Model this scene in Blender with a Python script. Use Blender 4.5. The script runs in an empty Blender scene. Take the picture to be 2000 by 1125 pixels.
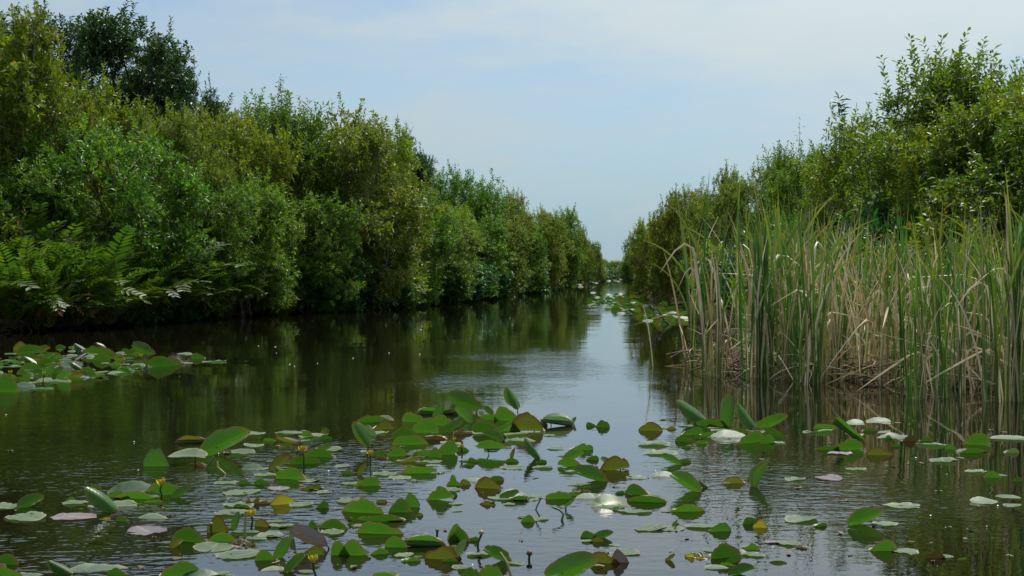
import bpy, math, random
import numpy as np
from mathutils import Vector, Matrix

# ------------------------------------------------------------------ camera, sky, sun, exposure
scene = bpy.context.scene
col = scene.collection
FPX, CAM_H, HOR = 2778.0, 1.5, 535.0          # focal length (photo px), eye height (m), horizon row

cam_d = bpy.data.cameras.new('camera'); cam = bpy.data.objects.new('camera', cam_d); col.objects.link(cam)
cam.location = (0, 0, CAM_H); cam.rotation_euler = (math.radians(90), 0, 0)
cam_d.sensor_width = 36.0; cam_d.lens = 36.0 * FPX / 2000.0
cam_d.shift_y = -(562.5 - HOR) / 2000.0
cam_d.clip_start = 0.1; cam_d.clip_end = 6000
cam_d.dof.use_dof = True; cam_d.dof.focus_distance = 12.0; cam_d.dof.aperture_fstop = 16.0
scene.camera = cam

SUN_EL, SUN_AZ = math.radians(60), math.radians(22)      # azimuth clockwise from +Y
world = bpy.data.worlds.new('World'); scene.world = world; world.use_nodes = True
wn, wl = world.node_tree.nodes, world.node_tree.links
wn.clear()
sky = wn.new('ShaderNodeTexSky'); sky.sky_type = 'NISHITA'; sky.sun_disc = False
sky.sun_elevation = SUN_EL; sky.sun_rotation = SUN_AZ
sky.air_density = 1.0; sky.dust_density = 0.1; sky.ozone_density = 3.0
bgn = wn.new('ShaderNodeBackground'); bgn.inputs['Strength'].default_value = 0.13
out = wn.new('ShaderNodeOutputWorld')
tc = wn.new('ShaderNodeTexCoord')
sep = wn.new('ShaderNodeSeparateXYZ'); wl.new(tc.outputs['Generated'], sep.inputs[0])
def wmath(op, a, b=None, c=None, clamp=False):
    n = wn.new('ShaderNodeMath'); n.operation = op; n.use_clamp = clamp
    for i, v in enumerate((a, b, c)):
        if v is None: continue
        if isinstance(v, (int, float)): n.inputs[i].default_value = v
        else: wl.new(v, n.inputs[i])
    return n.outputs[0]
zc = wmath('ADD', wmath('MAXIMUM', sep.outputs['Z'], 0.0), 0.10)
cmb = wn.new('ShaderNodeCombineXYZ')
wl.new(wmath('DIVIDE', sep.outputs['X'], zc), cmb.inputs[0])
wl.new(wmath('DIVIDE', sep.outputs['Y'], zc), cmb.inputs[1])
mp = wn.new('ShaderNodeMapping'); mp.inputs['Rotation'].default_value = (0, 0, 0.35); mp.inputs['Scale'].default_value = (0.9, 0.8, 1)
mp.inputs['Location'].default_value = (2.3, 0.9, 0)
wl.new(cmb.outputs[0], mp.inputs[0])
nz = wn.new('ShaderNodeTexNoise'); nz.inputs['Scale'].default_value = 0.6; nz.inputs['Detail'].default_value = 6; nz.inputs['Roughness'].default_value = 0.5
wl.new(mp.outputs[0], nz.inputs['Vector'])
nz2 = wn.new('ShaderNodeTexNoise'); nz2.inputs['Scale'].default_value = 2.6; nz2.inputs['Detail'].default_value = 5; nz2.inputs['Roughness'].default_value = 0.6
wl.new(mp.outputs[0], nz2.inputs['Vector'])
mixn = wmath('ADD', wmath('MULTIPLY', nz.outputs['Fac'], 0.75), wmath('MULTIPLY', nz2.outputs['Fac'], 0.25))
mr = wn.new('ShaderNodeMapRange'); mr.interpolation_type = 'SMOOTHSTEP'
mr.inputs['From Min'].default_value = 0.38; mr.inputs['From Max'].default_value = 0.58
wl.new(mixn, mr.inputs['Value'])
el = wn.new('ShaderNodeMapRange'); el.interpolation_type = 'SMOOTHSTEP'      # the veil of cloud thins out towards the horizon
el.inputs['From Min'].default_value = 0.0; el.inputs['From Max'].default_value = 0.17
el.inputs['To Min'].default_value = 0.22; el.inputs['To Max'].default_value = 0.96
wl.new(sep.outputs['Z'], el.inputs['Value'])
nz3 = wn.new('ShaderNodeTexNoise'); nz3.inputs['Scale'].default_value = 1.9; nz3.inputs['Detail'].default_value = 6; nz3.inputs['Roughness'].default_value = 0.6
mp3 = wn.new('ShaderNodeMapping'); mp3.inputs['Scale'].default_value = (1.3, 0.55, 1); mp3.inputs['Location'].default_value = (5.2, 3.3, 0); wl.new(cmb.outputs[0], mp3.inputs[0]); wl.new(mp3.outputs[0], nz3.inputs['Vector'])
puff = wn.new('ShaderNodeMapRange'); puff.interpolation_type = 'SMOOTHSTEP'; puff.inputs['From Min'].default_value = 0.54; puff.inputs['From Max'].default_value = 0.72; puff.inputs['To Max'].default_value = 0.5
wl.new(nz3.outputs['Fac'], puff.inputs['Value'])
cfac0 = wmath('MULTIPLY', wmath('ADD', wmath('MULTIPLY', mr.outputs[0], 0.68), 0.32), el.outputs[0], clamp=True)
cfac = wmath('ADD', cfac0, wmath('MULTIPLY', puff.outputs[0], wmath('SUBTRACT', 1.0, cfac0)), clamp=True)
mixc = wn.new('ShaderNodeMix'); mixc.data_type = 'RGBA'
wl.new(cfac, mixc.inputs[0])
tint = wn.new('ShaderNodeMix'); tint.data_type = 'RGBA'; tint.blend_type = 'MULTIPLY'; tint.inputs[0].default_value = 1.0
wl.new(sky.outputs[0], tint.inputs[6]); tint.inputs[7].default_value = (0.46, 0.50, 0.52, 1)
haz = wn.new('ShaderNodeMapRange'); haz.interpolation_type = 'SMOOTHSTEP'      # blue distance haze low over the horizon
haz.inputs['From Min'].default_value = 0.0; haz.inputs['From Max'].default_value = 0.16; haz.inputs['To Min'].default_value = 0.9; haz.inputs['To Max'].default_value = 0.0
wl.new(sep.outputs['Z'], haz.inputs['Value'])
hmix = wn.new('ShaderNodeMix'); hmix.data_type = 'RGBA'; wl.new(haz.outputs[0], hmix.inputs[0]); wl.new(tint.outputs[2], hmix.inputs[6]); hmix.inputs[7].default_value = (1.52, 2.30, 2.88, 1)
wl.new(hmix.outputs[2], mixc.inputs[6]); 
vd = wn.new('ShaderNodeVectorMath'); vd.operation = 'DOT_PRODUCT'; wl.new(tc.outputs['Generated'], vd.inputs[0])      # thin cloud brighter towards the sun, boosted to light water and foliage
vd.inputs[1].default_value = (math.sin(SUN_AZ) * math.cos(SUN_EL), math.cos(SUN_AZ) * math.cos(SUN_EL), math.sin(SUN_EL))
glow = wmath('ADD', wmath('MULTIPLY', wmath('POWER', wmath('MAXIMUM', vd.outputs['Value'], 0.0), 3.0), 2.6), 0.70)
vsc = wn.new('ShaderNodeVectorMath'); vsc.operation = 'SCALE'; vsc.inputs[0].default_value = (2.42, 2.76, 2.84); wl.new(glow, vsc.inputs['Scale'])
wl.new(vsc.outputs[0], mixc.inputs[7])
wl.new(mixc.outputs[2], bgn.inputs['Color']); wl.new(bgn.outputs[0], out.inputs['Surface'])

sun_d = bpy.data.lights.new('sun', 'SUN'); sun_d.energy = 2.7; sun_d.angle = math.radians(5.0); sun_d.color = (1.0, 0.95, 0.86)
sun = bpy.data.objects.new('sun', sun_d); col.objects.link(sun)
sdir = Vector((math.sin(SUN_AZ) * math.cos(SUN_EL), math.cos(SUN_AZ) * math.cos(SUN_EL), math.sin(SUN_EL)))
sun.rotation_euler = (-sdir).to_track_quat('-Z', 'Y').to_euler(); sun.location = sdir * 200
scene.view_settings.view_transform = 'Standard'; scene.view_settings.look = 'None'
scene.view_settings.exposure = 0.62; scene.view_settings.gamma = 1.0
scene.view_settings.use_curve_mapping = False
try:
    scene.cycles.max_bounces = 8; scene.cycles.transparent_max_bounces = 8
    scene.cycles.use_denoising = True; scene.cycles.sample_clamp_indirect = 6.0
except Exception: pass

# ------------------------------------------------------------------ helpers
def ground_pt(px, py):
    d = FPX * CAM_H / (py - HOR)
    return ((px - 1000.0) / FPX * d, d)

def tag(o, label=None, cat=None, group=None, kind=None):
    if label: o['label'] = label
    if cat: o['category'] = cat
    if group: o['group'] = group
    if kind: o['kind'] = kind
    return o

def np_mesh(name, V, faces_by_n, attrs=None, smooth=False, uv=None):
    """V (n,3); faces_by_n: list of (m,k) int arrays"""
    me = bpy.data.meshes.new(name)
    V = np.asarray(V, dtype=np.float32)
    me.vertices.add(len(V)); me.vertices.foreach_set('co', V.ravel())
    loops, starts, totals = [], [], []
    s = 0
    for F in faces_by_n:
        F = np.asarray(F, dtype=np.int32)
        if len(F) == 0: continue
        m, k = F.shape
        loops.append(F.ravel()); starts.append(s + np.arange(m) * k); totals.append(np.full(m, k)); s += m * k
    loops = np.concatenate(loops).astype(np.int32); starts = np.concatenate(starts).astype(np.int32); totals = np.concatenate(totals).astype(np.int32)
    me.loops.add(len(loops)); me.loops.foreach_set('vertex_index', loops)
    me.polygons.add(len(starts)); me.polygons.foreach_set('loop_start', starts)
    try: me.polygons.foreach_set('loop_total', totals)
    except Exception: pass
    if attrs:
        for k, a in attrs.items():
            at = me.attributes.new(k, 'FLOAT', 'POINT'); at.data.foreach_set('value', np.asarray(a, dtype=np.float32))
    if smooth: me.polygons.foreach_set('use_smooth', np.ones(len(starts), dtype=bool))
    me.update(calc_edges=True)
    return me

def new_obj(name, me, mat=None, parent=None):
    o = bpy.data.objects.new(name, me); col.objects.link(o)
    if mat is not None and me is not None and len(me.materials) == 0: me.materials.append(mat)
    if parent is not None: o.parent = parent
    return o

def empty(name, loc=(0, 0, 0), rz=0.0):
    o = bpy.data.objects.new(name, None); col.objects.link(o)
    o.location = loc; o.rotation_euler = (0, 0, rz); o.empty_display_size = 0.1
    return o

class MB:
    """collects tubes and polygons into one mesh"""
    def __init__(s): s.v = []; s.q = []; s.t = []; s.n = 0; s.a = []
    def add(s, V, quads=(), tris=(), a=0.5):
        V = np.asarray(V, float); s.v.append(V)
        if len(quads): s.q.append(np.asarray(quads, int) + s.n)
        if len(tris): s.t.append(np.asarray(tris, int) + s.n)
        s.a.append(np.full(len(V), a)); s.n += len(V)
    def tube(s, P, R, k=6, a=0.5, cap=True):
        P = np.asarray(P, float); m = len(P)
        R = np.broadcast_to(np.asarray(R, float), (m,))
        T = np.gradient(P, axis=0); T /= (np.linalg.norm(T, axis=1, keepdims=True) + 1e-9)
        ref = np.where(np.abs(T[:, 2:3]) > 0.9, np.array([[1.0, 0, 0]]), np.array([[0, 0, 1.0]]))
        ref = np.repeat(ref[:1], m, 0)
        A = np.cross(T, ref); A /= (np.linalg.norm(A, axis=1, keepdims=True) + 1e-9); B = np.cross(T, A)
        th = np.arange(k) * 2 * math.pi / k
        V = P[:, None, :] + R[:, None, None] * (np.cos(th)[None, :, None] * A[:, None, :] + np.sin(th)[None, :, None] * B[:, None, :])
        i = np.arange(m - 1)[:, None] * k; j = np.arange(k)[None, :]; j2 = (j + 1) % k
        Q = np.stack([i + j, i + j2, i + k + j2, i + k + j], -1).reshape(-1, 4)
        s.add(V.reshape(-1, 3), Q, (), a)
    def mesh(s, name, smooth=True):
        V = np.concatenate(s.v)
        F = []
        if s.q: F.append(np.concatenate(s.q))
        if s.t: F.append(np.concatenate(s.t))
        return np_mesh(name, V, F, {'tint': np.concatenate(s.a)}, smooth)

def unit(v): return v / (np.linalg.norm(v, axis=-1, keepdims=True) + 1e-9)

# ------------------------------------------------------------------ materials
MATS = {}
def mat_base(name):
    m = bpy.data.materials.new(name); m.use_nodes = True; m.node_tree.nodes.clear(); MATS[name] = m
    return m, m.node_tree.nodes, m.node_tree.links

def ramp(N, stops):
    r = N.new('ShaderNodeValToRGB'); e = r.color_ramp.elements
    while len(e) < len(stops): e.new(0.5)
    for i, (p, c) in enumerate(stops): e[i].position = p; e[i].color = (*c, 1)
    return r

def leaf_mat(name, stops, rough=0.42, transl=0.35, tboost=(1.5, 1.9, 0.7), spec=0.5, nscale=0.9):
    m, N, L = mat_base(name)
    o = N.new('ShaderNodeOutputMaterial'); mix = N.new('ShaderNodeMixShader'); mix.inputs[0].default_value = transl
    p = N.new('ShaderNodeBsdfPrincipled'); t = N.new('ShaderNodeBsdfTranslucent')
    at = N.new('ShaderNodeAttribute'); at.attribute_name = 'tint'
    r = ramp(N, stops); L.new(at.outputs['Fac'], r.inputs[0])
    oi = N.new('ShaderNodeObjectInfo')
    hs = N.new('ShaderNodeHueSaturation'); hs.inputs['Hue'].default_value = 0.5
    mr_ = N.new('ShaderNodeMapRange'); mr_.inputs['To Min'].default_value = 1.08; mr_.inputs['To Max'].default_value = 1.6
    L.new(oi.outputs['Random'], mr_.inputs['Value']); L.new(mr_.outputs[0], hs.inputs['Value'])
    mh = N.new('ShaderNodeMapRange'); mh.inputs['To Min'].default_value = 0.485; mh.inputs['To Max'].default_value = 0.515
    mm = N.new('ShaderNodeMath'); mm.operation = 'FRACT'; mx = N.new('ShaderNodeMath'); mx.operation = 'MULTIPLY'; mx.inputs[1].default_value = 7.31
    L.new(oi.outputs['Random'], mx.inputs[0]); L.new(mx.outputs[0], mm.inputs[0]); L.new(mm.outputs[0], mh.inputs['Value']); L.new(mh.outputs[0], hs.inputs['Hue'])
    L.new(r.outputs[0], hs.inputs['Color'])
    L.new(hs.outputs[0], p.inputs['Base Color'])
    tb = N.new('ShaderNodeMix'); tb.data_type = 'RGBA'; tb.blend_type = 'MULTIPLY'; tb.inputs[0].default_value = 1; tb.inputs[7].default_value = (*tboost, 1)
    L.new(hs.outputs[0], tb.inputs[6]); L.new(tb.outputs[2], t.inputs['Color'])
    p.inputs['Roughness'].default_value = rough; p.inputs['Specular IOR Level'].default_value = spec
    L.new(p.outputs[0], mix.inputs[1]); L.new(t.outputs[0], mix.inputs[2]); L.new(mix.outputs[0], o.inputs[0])
    return m

leaf_mat('leaf_olive', [(0, (0.026, 0.058, 0.010)), (0.45, (0.088, 0.118, 0.009)), (0.78, (0.155, 0.178, 0.011)), (0.95, (0.20, 0.155, 0.018)), (1, (0.26, 0.12, 0.02))], 0.45, spec=0.38)
leaf_mat('leaf_green', [(0, (0.026, 0.058, 0.009)), (0.5, (0.062, 0.118, 0.011)), (0.85, (0.125, 0.175, 0.014)), (1, (0.19, 0.18, 0.03))], 0.45, spec=0.38)
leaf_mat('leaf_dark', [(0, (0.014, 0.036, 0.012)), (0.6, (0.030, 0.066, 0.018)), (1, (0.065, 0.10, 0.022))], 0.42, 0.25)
leaf_mat('leaf_under', [(0, (0.012, 0.045, 0.014)), (0.6, (0.030, 0.095, 0.020)), (1, (0.085, 0.15, 0.020))], 0.42, 0.30, spec=0.38)
leaf_mat('fern_green', [(0, (0.022, 0.052, 0.010)), (0.6, (0.055, 0.098, 0.013)), (0.88, (0.12, 0.135, 0.02)), (0.97, (0.13, 0.07, 0.025)), (1, (0.14, 0.06, 0.025))], 0.45, 0.32, spec=0.28)
leaf_mat('cattail_green', [(0, (0.024, 0.074, 0.022)), (0.45, (0.046, 0.112, 0.026)), (0.8, (0.105, 0.15, 0.028)), (1, (0.22, 0.18, 0.04))], 0.38, 0.32, (1.3, 1.7, 0.7))
leaf_mat('cattail_dead', [(0, (0.17, 0.115, 0.05)), (0.35, (0.32, 0.245, 0.125)), (0.75, (0.50, 0.42, 0.26)), (1, (0.68, 0.63, 0.48))], 0.55, 0.18, (1, 0.95, 0.8))

def simple_noise_mat(name, c1, c2, scale, rough=0.8, bump=0.0, bscale=None, stretch=(1, 1, 1)):
    m, N, L = mat_base(name)
    o = N.new('ShaderNodeOutputMaterial'); p = N.new('ShaderNodeBsdfPrincipled'); L.new(p.outputs[0], o.inputs[0])
    t = N.new('ShaderNodeTexCoord'); mp_ = N.new('ShaderNodeMapping'); mp_.inputs['Scale'].default_value = stretch
    L.new(t.outputs['Object'], mp_.inputs[0])
    n = N.new('ShaderNodeTexNoise'); n.inputs['Scale'].default_value = scale; n.inputs['Detail'].default_value = 6; L.new(mp_.outputs[0], n.inputs['Vector'])
    r = ramp(N, [(0.3, c1), (0.72, c2)]); L.new(n.outputs['Fac'], r.inputs[0]); L.new(r.outputs[0], p.inputs['Base Color'])
    p.inputs['Roughness'].default_value = rough; p.inputs['Specular IOR Level'].default_value = 0.5 if rough < 0.6 else 0.08
    if bump:
        n2 = N.new('ShaderNodeTexNoise'); n2.inputs['Scale'].default_value = bscale or scale * 3; n2.inputs['Detail'].default_value = 5; L.new(mp_.outputs[0], n2.inputs['Vector'])
        b = N.new('ShaderNodeBump'); b.inputs['Strength'].default_value = 0.8; b.inputs['Distance'].default_value = bump
        L.new(n2.outputs['Fac'], b.inputs['Height']); L.new(b.outputs[0], p.inputs['Normal'])
    return m
simple_noise_mat('bark', (0.055, 0.045, 0.035), (0.17, 0.15, 0.125), 9, 0.85, 0.01, 30, (1, 1, 0.25))
simple_noise_mat('bark_grey', (0.14, 0.13, 0.12), (0.34, 0.32, 0.30), 12, 0.85, 0.006, 40, (1, 1, 0.3))
simple_noise_mat('mud', (0.018, 0.013, 0.008), (0.06, 0.045, 0.028), 2.2, 0.75, 0.05, 6)
simple_noise_mat('litter', (0.06, 0.042, 0.026), (0.30, 0.23, 0.155), 5, 0.75)
simple_noise_mat('petal_yellow', (0.70, 0.48, 0.012), (0.85, 0.66, 0.03), 40, 0.45)
simple_noise_mat('flower_centre', (0.45, 0.30, 0.02), (0.60, 0.45, 0.05), 60, 0.6)
simple_noise_mat('stalk_green', (0.035, 0.075, 0.018), (0.075, 0.12, 0.03), 20, 0.4)
simple_noise_mat('stalk_straw', (0.22, 0.20, 0.07), (0.36, 0.33, 0.13), 20, 0.5)
simple_noise_mat('bud_dark', (0.05, 0.035, 0.03), (0.14, 0.10, 0.05), 50, 0.5)
simple_noise_mat('fleck_white', (0.75, 0.76, 0.74), (0.85, 0.85, 0.84), 30, 0.5)

def pad_mat(name, cA, cB, edge, rough=0.36, transl=0.38, tcol=(0.10, 0.30, 0.015), spots=0.25):
    m, N, L = mat_base(name)
    o = N.new('ShaderNodeOutputMaterial'); mix = N.new('ShaderNodeMixShader'); mix.inputs[0].default_value = transl
    p = N.new('ShaderNodeBsdfPrincipled'); t = N.new('ShaderNodeBsdfTranslucent')
    tcx = N.new('ShaderNodeTexCoord'); oi = N.new('ShaderNodeObjectInfo')
    n = N.new('ShaderNodeTexNoise'); n.noise_dimensions = '4D'; n.inputs['Scale'].default_value = 9; n.inputs['Detail'].default_value = 4
    ml = N.new('ShaderNodeMath'); ml.operation = 'MULTIPLY'; ml.inputs[1].default_value = 50; L.new(oi.outputs['Random'], ml.inputs[0]); L.new(ml.outputs[0], n.inputs['W'])
    L.new(tcx.outputs['Object'], n.inputs['Vector'])
    r = ramp(N, [(0.35, cA), (0.68, cB)]); L.new(n.outputs['Fac'], r.inputs[0])
    at = N.new('ShaderNodeAttribute'); at.attribute_name = 'rim'
    n2 = N.new('ShaderNodeTexNoise'); n2.inputs['Scale'].default_value = 22; n2.inputs['Detail'].default_value = 3; L.new(tcx.outputs['Object'], n2.inputs['Vector'])
    ad = N.new('ShaderNodeMath'); ad.operation = 'MULTIPLY_ADD'; ad.inputs[1].default_value = spots; L.new(n2.outputs['Fac'], ad.inputs[0]); L.new(at.outputs['Fac'], ad.inputs[2])
    rr = N.new('ShaderNodeMapRange'); rr.inputs['From Min'].default_value = 0.93; rr.inputs['From Max'].default_value = 1.12; L.new(ad.outputs[0], rr.inputs['Value'])
    mc = N.new('ShaderNodeMix'); mc.data_type = 'RGBA'; L.new(rr.outputs[0], mc.inputs[0]); L.new(r.outputs[0], mc.inputs[6]); mc.inputs[7].default_value = (*edge, 1)
    hs = N.new('ShaderNodeHueSaturation'); mv = N.new('ShaderNodeMapRange'); mv.inputs['To Min'].default_value = 0.75; mv.inputs['To Max'].default_value = 1.25
    L.new(oi.outputs['Random'], mv.inputs['Value']); L.new(mv.outputs[0], hs.inputs['Value']); L.new(mc.outputs[2], hs.inputs['Color'])
    va0 = N.new('ShaderNodeAttribute'); va0.attribute_name = 'vein'; sn = N.new('ShaderNodeMath'); sn.operation = 'SINE'; L.new(va0.outputs['Fac'], sn.inputs[0])
    vr = N.new('ShaderNodeMapRange'); vr.inputs['From Min'].default_value = 0.55; vr.inputs['From Max'].default_value = 1.0; vr.inputs['To Max'].default_value = 0.30; L.new(sn.outputs[0], vr.inputs['Value'])
    ma = N.new('ShaderNodeAttribute'); ma.attribute_name = 'mid'
    mr2 = N.new('ShaderNodeMapRange'); mr2.inputs['From Min'].default_value = 0.0; mr2.inputs['From Max'].default_value = 0.05; mr2.inputs['To Min'].default_value = 0.75; mr2.inputs['To Max'].default_value = 0.0; L.new(ma.outputs['Fac'], mr2.inputs['Value'])
    vm = N.new('ShaderNodeMath'); vm.operation = 'MAXIMUM'; L.new(vr.outputs[0], vm.inputs[0]); L.new(mr2.outputs[0], vm.inputs[1])
    lt = N.new('ShaderNodeMix'); lt.data_type = 'RGBA'; L.new(vm.outputs[0], lt.inputs[0]); L.new(hs.outputs[0], lt.inputs[6]); lt.inputs[7].default_value = (cB[0] * 1.5 + 0.05, cB[1] * 1.3 + 0.05, cB[2] * 1.4 + 0.02, 1)
    L.new(lt.outputs[2], p.inputs['Base Color'])
    # fine pinnate veins as relief
    va = N.new('ShaderNodeAttribute'); va.attribute_name = 'vein'
    w = N.new('ShaderNodeMath'); w.operation = 'SINE'; L.new(va.outputs['Fac'], w.inputs[0])
    b = N.new('ShaderNodeBump'); b.inputs['Strength'].default_value = 0.12; b.inputs['Distance'].default_value = 0.003
    n3 = N.new('ShaderNodeTexNoise'); n3.inputs['Scale'].default_value = 26; L.new(tcx.outputs['Object'], n3.inputs['Vector'])
    sm = N.new('ShaderNodeMath'); sm.operation = 'MULTIPLY_ADD'; sm.inputs[1].default_value = 2.5; L.new(n3.outputs['Fac'], sm.inputs[0]); L.new(w.outputs[0], sm.inputs[2])
    L.new(sm.outputs[0], b.inputs['Height']); L.new(b.outputs[0], p.inputs['Normal'])
    p.inputs['Roughness'].default_value = rough; p.inputs['Specular IOR Level'].default_value = 0.5
    tm = N.new('ShaderNodeMix'); tm.data_type = 'RGBA'; L.new(rr.outputs[0], tm.inputs[0]); tm.inputs[6].default_value = (*tcol, 1); tm.inputs[7].default_value = (*edge, 1)
    L.new(tm.outputs[2], t.inputs['Color'])
    L.new(p.outputs[0], mix.inputs[1]); L.new(t.outputs[0], mix.inputs[2]); L.new(mix.outputs[0], o.inputs[0])
    return m
pad_mat('pad_green', (0.020, 0.065, 0.010), (0.045, 0.115, 0.016), (0.15, 0.12, 0.03), transl=0.28, tcol=(0.06, 0.19, 0.012))
pad_mat('pad_bright', (0.030, 0.105, 0.012), (0.065, 0.170, 0.020), (0.20, 0.17, 0.04), transl=0.30, tcol=(0.09, 0.27, 0.015))
pad_mat('pad_blue', (0.022, 0.065, 0.030), (0.04, 0.10, 0.045), (0.10, 0.16, 0.05), rough=0.44, transl=0.28)  # blue of the reflected sky is put into the leaf colour
pad_mat('pad_olive', (0.055, 0.075, 0.012), (0.105, 0.105, 0.018), (0.13, 0.05, 0.02), tcol=(0.13, 0.16, 0.015))
pad_mat('pad_bronze', (0.045, 0.038, 0.016), (0.085, 0.065, 0.025), (0.12, 0.06, 0.03), transl=0.22, tcol=(0.10, 0.085, 0.018))
pad_mat('pad_pale', (0.055, 0.105, 0.045), (0.12, 0.17, 0.085), (0.22, 0.24, 0.13), rough=0.48, transl=0.25, tcol=(0.16, 0.34, 0.06))  # paler base: sky sheen on the leaves partly put into the colour
pad_mat('pad_grey', (0.13, 0.105, 0.11), (0.22, 0.18, 0.19), (0.16, 0.10, 0.09), rough=0.44, transl=0.15, tcol=(0.2, 0.15, 0.1))
pad_mat('pad_dead', (0.06, 0.042, 0.024), (0.15, 0.115, 0.06), (0.28, 0.23, 0.11), rough=0.5, transl=0.15, tcol=(0.2, 0.16, 0.05))
pad_mat('pad_yellow', (0.14, 0.16, 0.02), (0.24, 0.23, 0.03), (0.25, 0.15, 0.03), tcol=(0.4, 0.38, 0.03))

def water_mat():
    m, N, L = mat_base('water')
    o = N.new('ShaderNodeOutputMaterial'); p = N.new('ShaderNodeBsdfPrincipled'); L.new(p.outputs[0], o.inputs[0])
    p.inputs['Base Color'].default_value = (0.008, 0.0065, 0.0035, 1); p.inputs['Roughness'].default_value = 0.015; p.inputs['IOR'].default_value = 1.5
    t = N.new('ShaderNodeTexCoord')
    def noise(scale, detail, rough, stretch=(1, 1, 1), rot=0.0, loc=(0, 0, 0)):
        q = N.new('ShaderNodeMapping'); q.inputs['Scale'].default_value = stretch; q.inputs['Rotation'].default_value = (0, 0, rot); q.inputs['Location'].default_value = loc
        L.new(t.outputs['Object'], q.inputs[0])
        n = N.new('ShaderNodeTexNoise'); n.inputs['Scale'].default_value = scale; n.inputs['Detail'].default_value = detail; n.inputs['Roughness'].default_value = rough
        L.new(q.outputs[0], n.inputs['Vector']); return n.outputs['Fac']
    def mth(op, a, b=None, c=None):
        n = N.new('ShaderNodeMath'); n.operation = op
        for i, v in enumerate((a, b, c)):
            if v is None: continue
            if isinstance(v, (int, float)): n.inputs[i].default_value = v
            else: L.new(v, n.inputs[i])
        return n.outputs[0]
    # where a breath of wind or a boat's wake ruffles the water
    sp = N.new('ShaderNodeSeparateXYZ'); L.new(t.outputs['Object'], sp.inputs[0])
    def blob(cx, cy, rx, ry, amp):
        dx = mth('DIVIDE', mth('SUBTRACT', sp.outputs['X'], cx), rx); dy = mth('DIVIDE', mth('SUBTRACT', sp.outputs['Y'], cy), ry)
        return mth('MULTIPLY', mth('EXPONENT', mth('MULTIPLY', mth('ADD', mth('MULTIPLY', dx, dx), mth('MULTIPLY', dy, dy)), -1.0)), amp)
    ruf = mth('ADD', blob(-0.4, 22.5, 2.2, 4.5, 0.8), mth('ADD', blob(-2.3, 9.8, 2.2, 3.2, 1.3), mth('ADD', blob(2.6, 10.2, 1.3, 2.2, 1.0), mth('ADD', blob(-6.5, 16.0, 2.5, 4.0, 0.3), blob(5.0, 60.0, 3.0, 8.0, 0.5)))))
    patch = noise(0.45, 2, 0.5, (1, 0.5, 1), 0.2, (3.1, 1.2, 0))
    mr_ = N.new('ShaderNodeMapRange'); mr_.interpolation_type = 'SMOOTHSTEP'; mr_.inputs['From Min'].default_value = 0.33; mr_.inputs['From Max'].default_value = 0.62
    mr_.inputs['To Min'].default_value = 0.12; mr_.inputs['To Max'].default_value = 1.0; L.new(patch, mr_.inputs['Value'])
    act = mth('ADD', mth('MULTIPLY', mr_.outputs[0], ruf), mth('MULTIPLY', mr_.outputs[0], 0.07))
    fine = noise(8.5, 2, 0.5, (0.8, 1.3, 1), 0.25)
    mid = noise(2.6, 2, 0.5, (0.7, 1.2, 1), -0.2)
    big = noise(0.55, 1, 0.5, (0.6, 1.2, 1), 0.1)
    hgt = mth('ADD', mth('MULTIPLY', mth('MULTIPLY', fine, act), 0.010), mth('ADD', mth('MULTIPLY', mth('MULTIPLY', mid, act), 0.009), mth('MULTIPLY', big, 0.005)))
    b = N.new('ShaderNodeBump'); b.inputs['Strength'].default_value = 1.0; b.inputs['Distance'].default_value = 1.0
    L.new(hgt, b.inputs['Height']); L.new(b.outputs[0], p.inputs['Normal'])
    return m
water_mat()

# ------------------------------------------------------------------ the setting: ground, water
EDGE_L = [(-30, -34), (10, -30), (24, -22), (30, -17.0), (36, -13.2), (44, -11.2), (50, -9.8), (57, -7.4), (66, -4.8), (84, -2.2), (104, 0.0), (135, 3.2), (167, 6.0), (230, 12.2), (300, 19.2), (417, 30.0), (470, 36.2)]
EDGE_R = [(-30, 26), (8, 22), (14, 13.5), (16.6, 9.6), (18.8, 7.4), (20.6, 5.6), (24, 4.7), (32, 5.0), (45, 6.1), (55, 7.1), (70, 8.1), (85, 8.6), (120, 10.8), (167, 14.6), (230, 19.6), (300, 25.0), (417, 34.0), (470, 37.6)]
def edge(tab, d): return float(np.interp(d, [e[0] for e in tab], [e[1] for e in tab]))

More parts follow.
